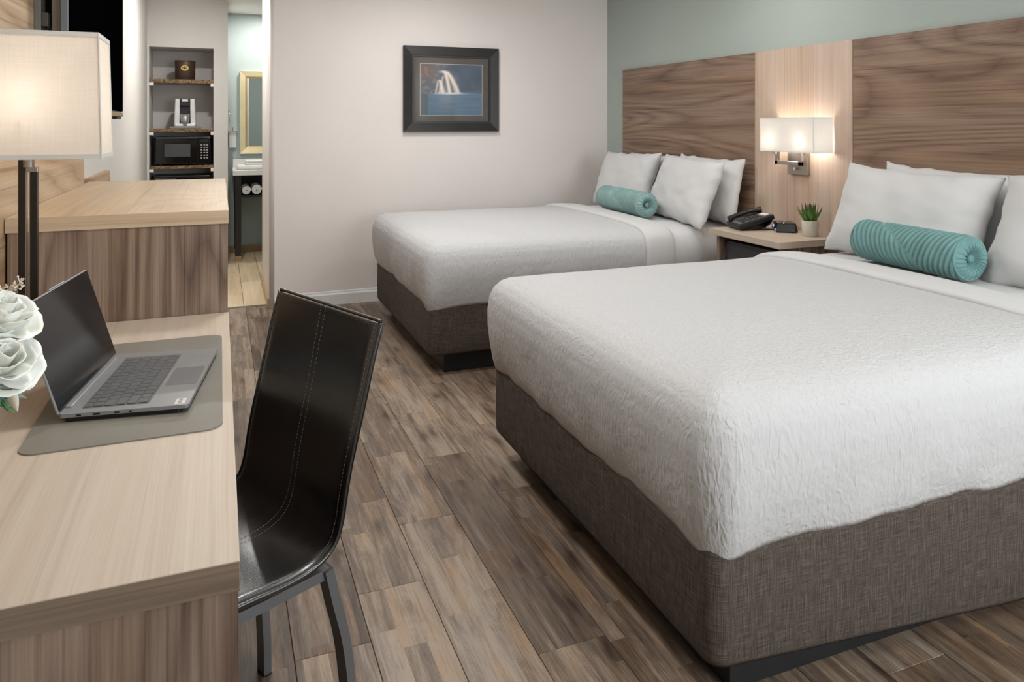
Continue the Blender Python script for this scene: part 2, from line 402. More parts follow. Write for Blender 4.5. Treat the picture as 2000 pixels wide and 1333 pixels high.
# wall behind the camera with its wide window
bm = bmesh.new()
for e in ((XL, 1.2, 0, ZC), (3.1, XR, 0, ZC), (1.2, 3.1, 0, 0.6), (1.2, 3.1, 2.4, ZC)):
    bbox(bm, e[0], e[1], YF - .1, YF, e[2], e[3])
struct(mk('wall_front', bm, M['beige']), 'beige wall behind the camera around a wide window')
wf = struct(box('window_1', 1.2, 3.1, YF - .07, YF - .06, 0.6, 2.4, M['glass'], bev=0), 'wide window behind the camera', 'window')
for x0, x1, z0, z1 in ((1.2, 1.26, .6, 2.4), (3.04, 3.1, .6, 2.4), (2.12, 2.18, .66, 2.34), (1.26, 3.04, .6, .66), (1.26, 3.04, 2.34, 2.4)):
    box('window_frame', x0, x1, YF - .085, YF - .045, z0, z1, M['trim_white'], wf)
# niche wall and vanity recess
YN = 7.75
bm = bmesh.new()
for e in ((XL, -0.624, 0, ZC), (-0.060, 0.070, 0, ZC), (-0.624, -0.060, 2.13, ZC)):
    bbox(bm, e[0], e[1], YN, 8.6, e[2], e[3])
bbox(bm, -.624, -.06, YN + .46, YN + .5, 0, 2.13)
struct(mk('wall_niche', bm, M['grey_wall']), 'pale grey wall with a tall open niche of shelves', 'wall')
struct(box('wall_vanity', 0.07, 2.0, 8.6, 8.7, 0, ZC, M['mint'], bev=0), 'pale mint wall behind the vanity')
struct(box('wall_vanity_front', 0.352, 2.0, 6.9, 6.912, 0, ZC, M['mint'], bev=0), 'pale mint face of the wall opposite the vanity mirror')
struct(box('wall_vanity_side', 2.0, 2.1, 6.9, 8.7, 0, ZC, M['mint'], bev=0), 'pale mint side wall of the vanity recess out of sight')
# baseboards
def baseboard(name, pts, label):
    prof = [(0, 0), (0.014, 0), (0.014, 0.078), (0.010, 0.086), (0.006, 0.089), (0.006, 0.096), (0.003, 0.104), (0, 0.106)]
    bm = bmesh.new(); (xa, ya), (xb, yb) = pts; d = Vector((xb - xa, yb - ya, 0)).normalized(); nn = Vector((d.y, -d.x, 0))
    grid_bm(bm, [[Vector((x, y, 0)) + nn * o + Vector((0, 0, z)) for o, z in prof] for x, y in pts])
    bmesh.ops.recalc_face_normals(bm, faces=bm.faces)
    return struct(mk(name, bm, M['trim_white']), label, 'baseboard')
baseboard('baseboard_back', [(0.38, YB), (XR, YB)], 'white moulded baseboard along the beige wall')
struct(box('baseboard_vanity', 0.07, 2.0, 8.585, 8.6, 0, 0.075, plain('tan_tile_base', (164, 132, 96), 0.4)), 'tan tile baseboard under the vanity', 'baseboard')
struct(box('baseboard_return', 0.333, 0.345, 5.9, 6.9, 0, 0.075, plain('tan_tile_base_end', (188, 160, 122), 0.4)), 'tan tile baseboard on the wall end beside the tiles', 'baseboard')
baseboard('baseboard_right', [(XR, YB), (XR, YF)], 'white baseboard under the grey green wall')

# ceiling fixtures
CL = ['above the desk', 'near the window', 'above the near bed', 'above the walkway by the dresser', 'above the gap between the beds', 'above the far bed']
for i, (x, y, e) in enumerate(CEIL):
    t = thing('ceiling_light', 'round flush ceiling light ' + CL[i] + ', out of the picture', 'ceiling light', (x, y, ZC), 0, 'bedroom ceiling lights')
    bm = lathe(bmesh.new(), [(0.0, -0.012), (0.17, -0.012), (0.17, -0.008), (0.0, -0.008)]); mk('diffuser', bm, M['led'], t)
    bm = lathe(bmesh.new(), [(0.172, -0.001), (0.19, -0.001), (0.19, -0.02), (0.172, -0.02), (0.172, -0.001)]); mk('rim', bm, M['trim_white'], t)
vx, vy = 0.50, 8.15
t = thing('recessed_light', 'small recessed ceiling light glowing above the vanity', 'ceiling light', (vx, vy, ZC))
mk('diffuser', lathe(bmesh.new(), [(0.0, -0.004), (0.075, -0.004), (0.075, -0.001), (0.0, -0.001)]), emit('recessed_lamp_glow', (1, .97, .92), 14), t)
mk('rim', lathe(bmesh.new(), [(0.076, -0.0005), (0.095, -0.0005), (0.092, -0.008), (0.076, -0.006), (0.076, -0.0005)]), M['trim_white'], t)
area('vanity_downlight', (vx, vy, 2.585), (0, 0, 0), .14, .14, 12, (1, .97, .92), 'DISK')
area('hall_downlight', (0.0, 6.45, 2.585), (0, 0, 0), .1, .1, 22, (1, .97, .93), 'DISK')
t = thing('recessed_light', 'recessed ceiling light over the tiles, above the picture', 'ceiling light', (0.0, 6.45, ZC))
mk('diffuser', lathe(bmesh.new(), [(0.0, -0.004), (0.1, -0.004), (0.1, -0.001), (0.0, -0.001)]), M['led'], t)
mk('rim', lathe(bmesh.new(), [(0.101, -0.0005), (0.12, -0.0005), (0.117, -0.008), (0.101, -0.006), (0.101, -0.0005)]), M['trim_white'], t)

# ------------------------------------------------------------------ headboard
hb = thing('headboard', 'long wood headboard on the grey green wall behind both beds', 'headboard', (3.205, 3.3, 0.0))
HZ = 1.858
box('panel', 3.193, 3.218, 3.858, 5.537, 0.02, HZ, M['walnut_h'], hb, 0.0015)['label'] = 'walnut panel with horizontal grain behind the far bed'
box('panel', 3.191, 3.218, 3.067, 3.855, 0.02, HZ, M['ash_v'], hb, 0.0015)['label'] = 'pale ash panel with vertical grain carrying the sconce'
box('panel', 3.193, 3.218, 1.25, 3.064, 0.02, HZ, M['walnut_h'], hb, 0.0015)['label'] = 'walnut panel with horizontal grain behind the near bed'

# ------------------------------------------------------------------ beds
RINGS = [(0.000, 0.385), (-0.016, 0.43), (-0.030, 0.49), (-0.040, 0.56), (-0.042, 0.62), (-0.034, 0.67), (-0.016, 0.705), (0.012, 0.730),
         (0.05, 0.745), (0.10, 0.754), (0.17, 0.760), (0.27, 0.765), (0.40, 0.769), (0.55, 0.772), (0.70, 0.773), (0.747, 0.773)]
def u_outline(xh, xf, y0, y1, d, rc=0.06, n1=70, na=10, n2=60):
    c = max(rc, d + 0.004) ; rad = max(rc - d, 0.003) if d < rc else 0.003
    p = [(xh + (xf + c - xh) * k / n1, y0 + d) for k in range(n1)]
    p += [(xf + c - (c - d) * math.sin(R(90) * k / na), y0 + c - (c - d) * math.cos(R(90) * k / na)) for k in range(na)]
    p += [(xf + d, y0 + c + (y1 - y0 - 2 * c) * k / n2) for k in range(n2)]
    p += [(xf + c - (c - d) * math.cos(R(90) * k / na), y1 - c + (c - d) * math.sin(R(90) * k / na)) for k in range(na)]
    p += [(xf + c + (xh - xf - c) * k / n1, y1 - d) for k in range(n1 + 1)]
    return p
def coverlet(name, parent, xh, xf, y0, y1, dz, seed):
    bm = bmesh.new(); rows = []
    dense = []
    for (a, b) in zip(RINGS, RINGS[1:]):
        k = 3 if b[0] < 0.2 else 4
        dense += [(a[0] + (b[0] - a[0]) * i / k, a[1] + (b[1] - a[1]) * i / k) for i in range(k)]
    dense.append(RINGS[-1])
    for j, (d, z) in enumerate(dense):
        row = []
        for i, (x, y) in enumerate(u_outline(xh, xf, y0, y1, d)):
            q = Vector((x * 2.2, y * 2.2, seed)); nz = noise.noise(q); nn = noise.noise(Vector((x * 9, y * 9, seed + z * 6)))
            zz = z + dz * min(1, max(0, (z - .45) / .25))
            side = 1 - min(1, max(0, (z - .40) / .3))                      # 1 at the hem, 0 on top
            zz += side * (0.006 * nn + 0.006 * nz)
            corner = math.exp(-((x - xf) ** 2 + (y - y0) ** 2) / 0.012)
            zz -= side * 0.026 * corner
            zz += (1 - side) * (0.006 * nz)
            o = 0.006 * nn * (0.3 + side)
            row.append((x + (o if x < xf + .1 else 0), y + (o if y < y0 + .1 else (-o if y > y1 - .1 else 0)), zz))
        rows.append(row)
    grid_bm(bm, rows); 
    # close the ridge down the middle of the top
    bmesh.ops.remove_doubles(bm, verts=bm.verts, dist=0.007)
    bmesh.ops.recalc_face_normals(bm, faces=bm.faces)
    o = mk(name, bm, M['quilt'], parent, smooth=True, world=True)
    sd = o.modifiers.new('thick', 'SOLIDIFY'); sd.thickness = 0.008; sd.offset = -1
    return o
def profile_sweep(name, parent, xs, y0, y1, dz, mat, zmin=0.385, seed=0.0):
    """xs: list of (x, outward offset)"""
    bm = bmesh.new(); rows = []
    pr = [(d, z) for d, z in RINGS if z >= zmin]
    for x, o in xs:
        L = [(y0 + d - o * (1 if z < .72 else .4), z + o * (0 if z < .6 else 1) + dz * min(1, max(0, (z - .45) / .25))) for d, z in pr]
        Rr = [(y0 + y1 - a, b) for a, b in L][::-1]
        rows.append([(x + 0.006 * noise.noise(Vector((y * 3, z * 3, seed))), y, z + 0.004 * noise.noise(Vector((x * 8, y * 5, seed)))) for y, z in L + Rr])
    grid_bm(bm, rows); bmesh.ops.recalc_face_normals(bm, faces=bm.faces)
    return mk(name, bm, mat, parent, smooth=True, world=True)
def skirt(parent, xf, y0, y1, slope):
    bm = bmesh.new(); rows = []
    for z, d in ((0.13, 0.02), (0.118, 0.004), (0.13, 0.0), (0.2, -0.002), (0.3, -0.001), (0.37, 0.0), (0.398, 0.004), (0.405, 0.016), (0.405, 0.2)):
        row = []
        for x, y in u_outline(3.16, xf, y0, y1, d, 0.045, 40, 8, 24):
            zz = z
            if z < 0.15: zz = z - slope * max(0, min(1, (x - xf) / 1.05))
            row.append((x, y, zz))
        rows.append(row)
    grid_bm(bm, rows); bmesh.ops.recalc_face_normals(bm, faces=bm.faces)
    return mk('bed_skirt', bm, M['linen'], parent, smooth=True, world=True)
def make_bed(label, y0, y1, dz, seed, xfold, slope):
    b = thing('bed', label, 'bed', (2.1, (y0 + y1) / 2, 0), 0, 'the two hotel beds')
    box('plinth', 1.17, 3.1, y0 + .065, y1 - .065, 0, 0.16, M['kick'], b, 0.002)
    box('box_spring', 1.10, 3.17, y0 + .03, y1 - .03, 0.14, 0.40, M['kick'], b, 0.01)
    skirt(b, 1.072, y0, y1, slope)
    profile_sweep('mattress', b, [(2.30, -0.012), (2.5, -0.010), (2.8, -0.010), (3.1, -0.010), (3.172, -0.02), (3.182, -0.05)], y0, y1, dz, M['sheet'], seed=seed)
    coverlet('coverlet', b, xfold + .03, 1.072, y0, y1, dz, seed)
    profile_sweep('sheet_fold', b, [(xfold + .004, -0.006), (xfold, 0.004), (xfold + .004, 0.012), (xfold + .016, 0.018), (xfold + .05, 0.020), (xfold + .12, 0.018), (xfold + .19, 0.012), (xfold + .21, 0.004), (xfold + .215, -0.006)], y0, y1, dz, M['sheet'], 0.40, seed + 3)
    return b
make_bed('near queen bed with white coverlet, filling the right foreground', 1.44, 2.94, 0.012, 1.3, 2.43, 0.085)
make_bed('far queen bed with white coverlet beside the beige wall', 3.955, 5.455, -0.005, 5.1, 2.42, 0.0)

def pillow(label, loc, tilt, w, h, t, roll=0.0, yaw=0.0, seed=0.0, group='white bed pillows'):
    """local: x = thickness, y = width, z = height; leans back by tilt"""
    bm = bmesh.new(); N = 44
    def pt(u, v, s):
        y = w / 2 * u * (1 - 0.075 * (1 - v * v) * u * u); z = h / 2 * v * (1 - 0.085 * (1 - u * u) * v * v)
        th = t / 2 * (max(0, 1 - u ** 4) ** .6) * (max(0, 1 - v ** 4) ** .6)
        q = Vector((u * 2.1, v * 2.1, seed + s)); th *= 1 + 0.07 * noise.noise(q)
        rim = (1 - max(abs(u), abs(v)))
        th += 0.0025 * noise.noise(Vector((u * 4, v * 4, seed + s * 3))) * min(1, rim * 6)
        wob = 0.006 * noise.noise(Vector((u * 3.5, v * 3.5, seed + 9)))
        return (s * th + wob, y + 0.008 * noise.noise(Vector((u * 4, v * 4, seed + 5))), z + 0.010 * noise.noise(Vector((u * 4.5, v * 3, seed + 7))))
    f = lambda k: math.sin((k / N - .5) * math.pi) * 0.35 + (2 * k / N - 1) * 0.65
    for s in (-1, 1):
        grid_bm(bm, [[pt(f(i), f(j), s) for i in range(N + 1)] for j in range(N + 1)])
    bmesh.ops.remove_doubles(bm, verts=bm.verts, dist=0.0004); bmesh.ops.recalc_face_normals(bm, faces=bm.faces)
    o = mk('pillow', bm, M['pillow'], None, loc, (roll, tilt, yaw), True)
    o.rotation_mode = 'XYZ'
    return tag(o, label, 'pillow', group)
ZT1, ZT2 = 0.785, 0.765
# far bed
pillow('white pillow behind, against the headboard, near the beige wall, far bed', (3.095, 4.92, ZT2 + .20), R(9), .72, .41, .14, 0, R(0), 1.2)
pillow('white pillow at the back of the far bed, next to the nightstand', (3.085, 4.22, ZT2 + .198), R(10), .72, .44, .14, R(1), R(0), 2.7)
pillow('front white pillow of the far bed nearest the beige wall, behind the bolster', (2.925, 5.03, ZT2 + .205), R(20), .74, .45, .17, R(-1), R(3), 3.9)
pillow('front white pillow of the far bed nearest the nightstand', (2.91, 4.24, ZT2 + .192), R(21), .74, .46, .17, R(2), R(-3), 4.4)
# near bed
pillow('white pillow peeking out behind the front pillows of the near bed', (3.10, 2.42, ZT1 + .200), R(8), .76, .43, .14, R(1.5), 0, 6.1)
pillow('white pillow at the back of the near bed, right side', (3.10, 1.68, ZT1 + .19), R(8), .70, .42, .14, 0, 0, 7.3)
pillow('front white pillow of the near bed beside the nightstand, behind the bolster', (2.925, 2.50, ZT1 + .190), R(21), .80, .46, .18, R(1.6), R(2), 8.2)
pillow('front white pillow of the near bed cut off by the right edge', (2.91, 1.72, ZT1 + .182), R(22), .74, .46, .17, R(1), R(-2), 9.5)

def bolster(label, loc, rad, ln, yaw, mat, seed, ridges):
    """axis along local y; pleats cross it at a slant in two directions"""
    b = thing('bolster_pillow', label, 'cushion', loc, yaw, 'velvet bolster cushions')
    NA, NL = 180, 150; rows = []
    for j in range(NL + 1):
        v = -1 + 2 * j / NL; row = []
        for i in range(NA):
            a = 2 * math.pi * i / NA
            # seam between the two pleat directions winds round the roll
            s = v + 0.5 * math.sin(a - 2.4) - 0.22
            aa = (a + math.pi * .3) % (2 * math.pi)
            ph = (v * ridges - 3.3 * aa / math.pi * 1.1) if s < 0 else (v * ridges * .95 + 3.0 * aa / math.pi + .4)
            edge = min(1, (1 - abs(v)) * 14)
            rr = rad * (1 + 0.02 * math.sin(3 * a + seed)) + 0.013 * (abs(math.sin(math.pi * ph)) ** .7 - .6) * edge * min(1, abs(s) * 12)
            rr *= 1 - 0.05 * (max(0, abs(v) - .93) / .07) ** 2
            row.append((rr * math.cos(a), v * ln / 2, rr * math.sin(a)))
        rows.append(row)
    bm = bmesh.new(); grid_bm(bm, rows, True); bmesh.ops.recalc_face_normals(bm, faces=bm.faces)
    mk('cover', bm, mat, b, smooth=True)
    for sgn in (-1, 1):
        bm = bmesh.new(); rows = []
        for k in range(15):
            q = k / 14; row = []
            for i in range(NA):
                a = 2 * math.pi * i / NA
                r_ = rad * (0.96 - 0.86 * q)
                dep = 0.02 * math.sin(min(1, q * 1.3) * math.pi) * 1.0 - 0.022 * max(0, q - .55) / .45
                dep += 0.0045 * math.sin(a * 22 + 1.5 * math.sin(a * 3 + seed)) * math.sin(q * math.pi) ** .5
                row.append((r_ * math.cos(a), sgn * (ln / 2 - .002 + dep), r_ * math.sin(a)))
            rows.append(row)
        V = grid_bm(bm, rows, True); bm.faces.new(V[-1]); bmesh.ops.recalc_face_normals(bm, faces=bm.faces)
        e = mk('gathered_end', bm, mat, b, smooth=True)
        bm = lathe(bmesh.new(), [(0.0, .010), (.008, .009), (.014, .006), (.017, 0), (.014, -.006), (0, -.008)], 20)
        mk('button', bm, mat, e, (0, sgn * (ln / 2 - .004), 0), (R(90) if sgn < 0 else R(-90), 0, 0), True)
        bm = tube(bmesh.new(), [(rad * .97 * math.cos(2 * math.pi * k / 60), sgn * (ln / 2 - .004), rad * .97 * math.sin(2 * math.pi * k / 60)) for k in range(61)], .004, 8, False)
        mk('piping', bm, mat, e, smooth=True)
    return b
bolster('pale teal pleated velvet bolster on the far bed', (2.69, 4.63, ZT2 + .088), .082, .64, R(-3), M['sage_velvet'], 1.0, 12)
bolster('teal pleated velvet bolster on the near bed', (2.74, 2.305, ZT1 + .088), .086, .54, R(-3), M['teal_velvet'], 2.0, 11)

# ------------------------------------------------------------------ nightstand and what stands on it
ZN = 0.77
ns = thing('nightstand', 'wood nightstand between the two beds', 'nightstand', (2.97, 3.435, 0))
box('top', 2.752, 3.19, 3.132, 3.742, ZN - .036, ZN, M['ash_y'], ns, 0.0015)
for y0, y1 in ((3.16, 3.185), (3.688, 3.713)): box('side_panel', 2.79, 3.188, y0, y1, 0.0, ZN - .036, M['walnut_v'], ns)
box('back_panel', 3.17, 3.188, 3.185, 3.688, 0.05, ZN - .036, M['walnut_v'], ns)
box('shelf', 2.81, 3.17, 3.185, 3.688, 0.30, 0.32, M['walnut_x'], ns)
d = box('drawer', 2.83, 3.16, 3.19, 3.683, 0.50, 0.70, plain('dark_slate_drawer', (66, 64, 70), 0.5), ns)
box('handle', 2.815, 2.83, 3.38, 3.50, 0.60, 0.612, M['nickel'], d)
# phone
ph = thing('telephone', 'black corded desk telephone on the nightstand', 'telephone', (2.96, 3.61, ZN), R(-12))
SL = R(15)
pb = mk('body', bbox(bmesh.new(), -.115, .115, -.085, .085, 0, .032, .008), M['black_plastic'], ph, (0, 0, .036), (0, -SL, 0))
mk('keypad_face', bbox(bmesh.new(), -.105, .105, -.078, .028, .032, .0335, .0005, 1), plain('phone_faceplate', (96, 96, 96), .4), pb)
kp = bbox(bmesh.new(), -.007, .007, -.0065, .0065, 0, .004, .001, 1); kme = bpy.data.meshes.new('button'); kp.to_mesh(kme); kp.free(); kme.materials.append(plain('phone_key', (40, 40, 42), .5))
for i in range(6):
    for j in range(4): link('button', kme, pb, (-.07 + i * .022, -.063 + j * .022, .0335))
mk('label_card', bbox(bmesh.new(), .066, .098, -.06, .012, .0335, .035), plain('white_card', (220, 220, 218), .5), pb)
bm = tube(bmesh.new(), catmull([(-.105, .056, .046), (-.06, .056, .054), (0, .056, .056), (.06, .056, .054), (.105, .056, .046)], 6), lambda q: .013 + .007 * (abs(2 * q - 1) ** 3), 12)
mk('handset', bm, M['black_plastic'], pb, smooth=True)
mk('stand', bar_path(bmesh.new(), catmull([(.105, 0, .058), (.085, 0, .034), (.04, 0, .012), (-.03, 0, .005), (-.10, 0, .005)], 6), .12, .008), M['black_plastic'], ph)
mk('foot_plate', bbox(bmesh.new(), -.10, .10, -.07, .07, 0, .006, .002), M['black_plastic'], ph)
bm = bmesh.new(); pts = []
for k in range(150):
    q = k / 149; base = Vector((-.10 + .15 * q, .10 + .02 * math.sin(q * math.pi), .008 + 0.015 * q))
    pts.append(base + Vector((0, .006 * math.cos(k * 1.1), .006 * math.sin(k * 1.1))))
mk('coiled_cord', tube(bm, pts, .0018, 5), M['black_plastic'], ph, smooth=True)
# alarm clock
ck = thing('alarm_clock', 'small black digital alarm clock with blue display on the nightstand', 'clock', (3.085, 3.462, ZN), R(-32))
bm = bmesh.new(); V = grid_bm(bm, [[(x * s, y * s, z) for x, y in ((-.055, -.07), (.05, -.07), (.05, .07), (-.055, .07))] for s, z in ((1.12, 0.004), (1.15, .008), (.98, .050), (.94, .054))], True)
bm.faces.new(V[0][::-1]); bm.faces.new(V[-1]); bmesh.ops.recalc_face_normals(bm, faces=bm.faces); mk('body', bm, M['black_gloss'], ck)
bm = lathe(bmesh.new(), [(0.0, .006), (.012, .006), (.014, .003), (.014, 0)], 24); mk('snooze_button', bm, M['chrome'], ck, (-.005, 0, .054))
bm = bbox(bmesh.new(), -.001, .001, -.026, .026, -.013, .013); dsp = mk('display', bm, plain('blue_black_display', (10, 14, 40), .15), ck, (-.0605, .022, .029), (0, R(13), 0))
# lit seven-segment digits
SEG = {'a': (0, 1, 1, 0), 'g': (0, 0, 1, 0), 'd': (0, -1, 1, 0), 'f': (-1, .5, 0, 1), 'b': (1, .5, 0, 1), 'e': (-1, -.5, 0, 1), 'c': (1, -.5, 0, 1)}
def digit(bm, y, segs):
    for s in segs:
        px, pz, hz, vt = SEG[s]
        yy, zz = y - px * .0042, pz * .0075
        if hz: bbox(bm, -.0018, -.0009, yy - .0032, yy + .0032, zz - .0008, zz + .0008)
        else: bbox(bm, -.0018, -.0009, yy - .0008, yy + .0008, zz - .0028, zz + .0028)
bm = bmesh.new(); digit(bm, .016, 'abgcd'); digit(bm, .002, 'abgcd'); digit(bm, -.012, 'abcd'); mk('digits', bm, emit('blue_led', (.12, .28, 1.0), 3), dsp)
bm = bbox(bmesh.new(), -.012, .012, -.016, .016, 0, .022, .004); mk('metal_foot', bm, M['chrome'], ck, (-.058, -.05, 0.0))
for x in (-.04, .035):
    for y in (-.055, .055): mk('foot', cyl(bmesh.new(), (x, y, 0), (x, y, .005), .007, seg=12), M['black_plastic'], ck)
# succulent
pt_ = tag(mk('plant_pot', lathe(bmesh.new(), [(0, 0), (.040, 0), (.043, .004), (.047, .085), (.046, .088), (.042, .088), (.041, .075), (0, .072)], 36), plain('cream_ceramic', (206, 200, 188), .55), None, (3.085, 3.262, ZN), smooth=False), 'small cream ceramic pot holding the succulent', 'plant pot')
for p in pt_.data.polygons: p.use_smooth = abs(p.normal.z) < .5
def leaf_bm(L, w, t, curve=0.3, n=10):
    bm = bmesh.new(); rows = []
    for k in range(n + 1):
        q = k / n; ww = w * (math.sin(min(1, q * 1.6 + .25) * math.pi / 2)) * (1 - q ** 2.2) + .0006
        x = L * q * math.cos(curve * q); z = L * q * math.sin(curve * q)
        rows.append([(x, -ww, z + ww * .25), (x, 0, z - t * (1 - q)), (x, ww, z + ww * .25), (x, 0, z + t * .35 * (1 - q))])
    V = grid_bm(bm, rows, True); bm.faces.new(V[0]); bm.faces.new(V[-1][::-1]); bmesh.ops.recalc_face_normals(bm, faces=bm.faces)
    return bm
def succ_mat():
    t = NT('succulent_green'); tc = t.n('ShaderNodeTexCoord'); sp = t.n('ShaderNodeSeparateXYZ'); t.l(tc.outputs['Object'], sp.inputs[0])
    f = t.math('MULTIPLY_ADD', t.noise(t.coords(), scale=30), .25, t.math('MULTIPLY', sp.outputs[0], 8.5))
    return t.set(t.ramp(f, [(.1, lin((38, 72, 30))), (.55, lin((96, 138, 62))), (.85, lin((70, 100, 48))), (1., lin((92, 50, 42)))]), .4, 0, .4)
M['succ'] = succ_mat()
sc_ = thing('succulent_plant', 'small spiky green succulent in the cream pot', 'plant', (3.085, 3.262, ZN + .074))
lm = leaf_bm(.115, .0125, .006); lme = bpy.data.meshes.new('leaf'); lm.to_mesh(lme); lm.free(); lme.materials.append(M['succ'])
for ring, (n, el, s) in enumerate(((9, 38, .95), (7, 58, 1.0), (5, 76, .95))):
    for k in range(n):
        a = 2 * math.pi * (k + .35 * ring) / n + random.uniform(-.15, .15)
        o = link('leaf', lme, sc_, (.012 * math.cos(a), .012 * math.sin(a), 0), (0, -R(el + random.uniform(-6, 6)), a)); o.scale = (s, s, s)
# wall sconce
so = thing('wall_sconce', 'lit wall sconce with white rectangular shade on the pale headboard panel', 'wall lamp', (3.191, 3.43, 1.10))
SX0, SY0, SY1, SZ0, SZ1 = 3.045, 3.197, 3.632, 1.236, 1.434
bm = bmesh.new(); tk = .0025
for e in ((SX0, SX0 + tk, SY0, SY1), (SX0 + tk, 3.185, SY0, SY0 + tk), (SX0 + tk, 3.185, SY1 - tk, SY1)): bbox(bm, *e, SZ0, SZ1)
mk('shade', bm, M['shade_white'], so, world=True)
bm = bmesh.new()
for z in (SZ0 + .004, SZ1 - .004): tube(bm, [(3.185, SY0 + .004, z), (SX0 + .004, SY0 + .004, z), (SX0 + .004, SY1 - .004, z), (3.185, SY1 - .004, z)], .002, 6)
mk('shade_wire', bm, M['nickel'], so, world=True)
box('back_plate', 3.170, 3.191, 3.376, 3.535, 1.10, 1.27, M['nickel'], so, .002)
bm = bmesh.new(); xx = 3.11
for e in ((3.36, 3.385, 1.158, 1.27), (3.555, 3.58, 1.158, 1.27), (3.36, 3.58, 1.158, 1.180)): bbox(bm, xx, xx + .018, e[0], e[1], e[2], e[3], .001, 1)
bbox(bm, xx + .018, 3.171, 3.44, 3.47, 1.16, 1.178)
mk('bracket_frame', bm, M['nickel'], so, world=True)
mk('switch_knob', cyl(bmesh.new(), (3.171, 3.455, 1.135), (3.148, 3.455, 1.135), .007, .009, 16), M['chrome'], so, world=True)
for y in (3.305, 3.552):
    bm = lathe(bmesh.new(), [(0, .0), (.013, 0), (.014, .02), (.022, .04), (.027, .06), (.022, .082), (.01, .093), (0, .095)], 20)
    mk('bulb', bm, M['bulb'], so, (3.092, y, 1.250), (0, 0, 0), True, True)
    mk('socket', cyl(bmesh.new(), (3.092, y, 1.220), (3.092, y, 1.251), .014, seg=16), M['nickel'], so, world=True)

# ------------------------------------------------------------------ framed picture
pf = thing('framed_picture', 'waterfall picture in a dark bronze frame on the beige wall', 'picture', (1.766, YB, 1.66))
PX0, PX1, PZ0, PZ1 = 1.362, 2.172, 1.335, 2.028
def frame_bars(x0, x1, z0, z1, w, y0, y1, mat, parent, name, inner_drop=0.0):
    pts_o = [(x0, z0), (x1, z0), (x1, z1), (x0, z1)]; pts_i = [(x0 + w, z0 + w), (x1 - w, z0 + w), (x1 - w, z1 - w), (x0 + w, z1 - w)]
    for k in range(4):
        a, b, c, d = pts_o[k], pts_o[(k + 1) % 4], pts_i[(k + 1) % 4], pts_i[k]
        bm = bmesh.new(); f_ = [bm.verts.new((p[0], y0 + (inner_drop if p in (c, d) else 0), p[1])) for p in (a, b, c, d)]; g = [bm.verts.new((p[0], y1, p[1])) for p in (a, b, c, d)]
        bm.faces.new(f_); bm.faces.new(g[::-1])
        for i in range(4): bm.faces.new((f_[i], g[i], g[(i + 1) % 4], f_[(i + 1) % 4]))
        bmesh.ops.recalc_face_normals(bm, faces=bm.faces); mk(name, bm, mat, parent, world=True)
bz = plain('bronze_picture_frame', (40, 37, 36), .3, .55, .5, .15)
frame_bars(PX0, PX1, PZ0, PZ1, .072, YB - .035, YB - .001, bz, pf, 'frame_bar', .006)
frame_bars(PX0 + .072, PX1 - .072, PZ0 + .072, PZ1 - .072, .014, YB - .020, YB - .001, M['black_plastic'], pf, 'inner_lip')
box('mat_board', PX0 + .08, PX1 - .08, YB - .010, YB - .004, PZ0 + .08, PZ1 - .08, plain('brown_mat_board', (84, 74, 66), .6), pf, 0)
A0, A1, B0, B1 = PX0 + .142, PX1 - .142, PZ0 + .135, PZ1 - .142
frame_bars(A0 - .004, A1 + .004, B0 - .004, B1 + .004, .004, YB - .0125, YB - .009, plain('pale_mat_fillet', (190, 186, 176), .4), pf, 'fillet')
def fall_col(u, v):
    """flat printed photograph: u left-right, v bottom-top"""
    n = noise.noise(Vector((u * 6, v * 6, 1))) ; n2 = noise.noise(Vector((u * 16, v * 16, 4)))
    hz = .43 + .02 * (u - .5)
    if v < hz:
        c = Vector((74, 104, 128)) + Vector((18, 22, 26)) * (u - .3) + Vector((14, 12, 10)) * noise.noise(Vector((u * 3, v * 30, 2)))
        g = math.exp(-((u - .42) / .16) ** 2) * math.exp(-((hz - v) / .35) ** 2); c = c.lerp(Vector((150, 150, 158)), .55 * g)
        if u < .12: c = c.lerp(Vector((62, 58, 58)), .7)
    else:
        c = Vector((78, 88, 102)) + Vector((22, 20, 20)) * n + Vector((10, 8, 8)) * n2
        rock = math.exp(-((u - .1) / .16) ** 2) * math.exp(-((v - .88) / .22) ** 2); c = c.lerp(Vector((112, 82, 70)), .9 * rock)
        if n2 > .25 and u < .4: c = c.lerp(Vector((150, 112, 92)), .5)
        if u > .62: c = c.lerp(Vector((66, 84, 104)), .6)
        t = (v - hz) / (.86 - hz)                       # 0 at the pool, 1 at the lip
        if t <= 1.02:
            for (xt, xb, wt, wb, amp, top) in ((.40, .61, .035, .035, 1, 1.), (.38, .47, .035, .035, 1, 1.), (.36, .30, .018, .02, .7, .78), (.30, .36, .022, .05, .95, .62), (.28, .24, .015, .018, .7, .58), (.42, .56, .02, .02, .6, .96)):
                if t < top:
                    s = 1 - (t / top); xc_ = xt + (xb - xt) * (s ** .62 if xb > xt else s); w = wt + (wb - wt) * s
                    k = amp * math.exp(-((u - xc_) / w) ** 2); c = c.lerp(Vector((238, 222, 206)), min(.95, k))
        lip = math.exp(-((u - .38) / .07) ** 2) * math.exp(-((v - .855) / .025) ** 2); c = c.lerp(Vector((240, 226, 212)), lip)
    mist = math.exp(-((u - .50) / .24) ** 2) * math.exp(-((v - hz) / .018) ** 2); c = c.lerp(Vector((228, 222, 218)), min(1, mist))
    return lin(tuple(max(0, min(255, x)) for x in c))
bm = bmesh.new(); NU, NV = 130, 108; cl = bm.verts.layers.float_color.new('print')
V = [[bm.verts.new((A0 + (A1 - A0) * i / NU, YB - .0105, B0 + (B1 - B0) * j / NV)) for i in range(NU + 1)] for j in range(NV + 1)]
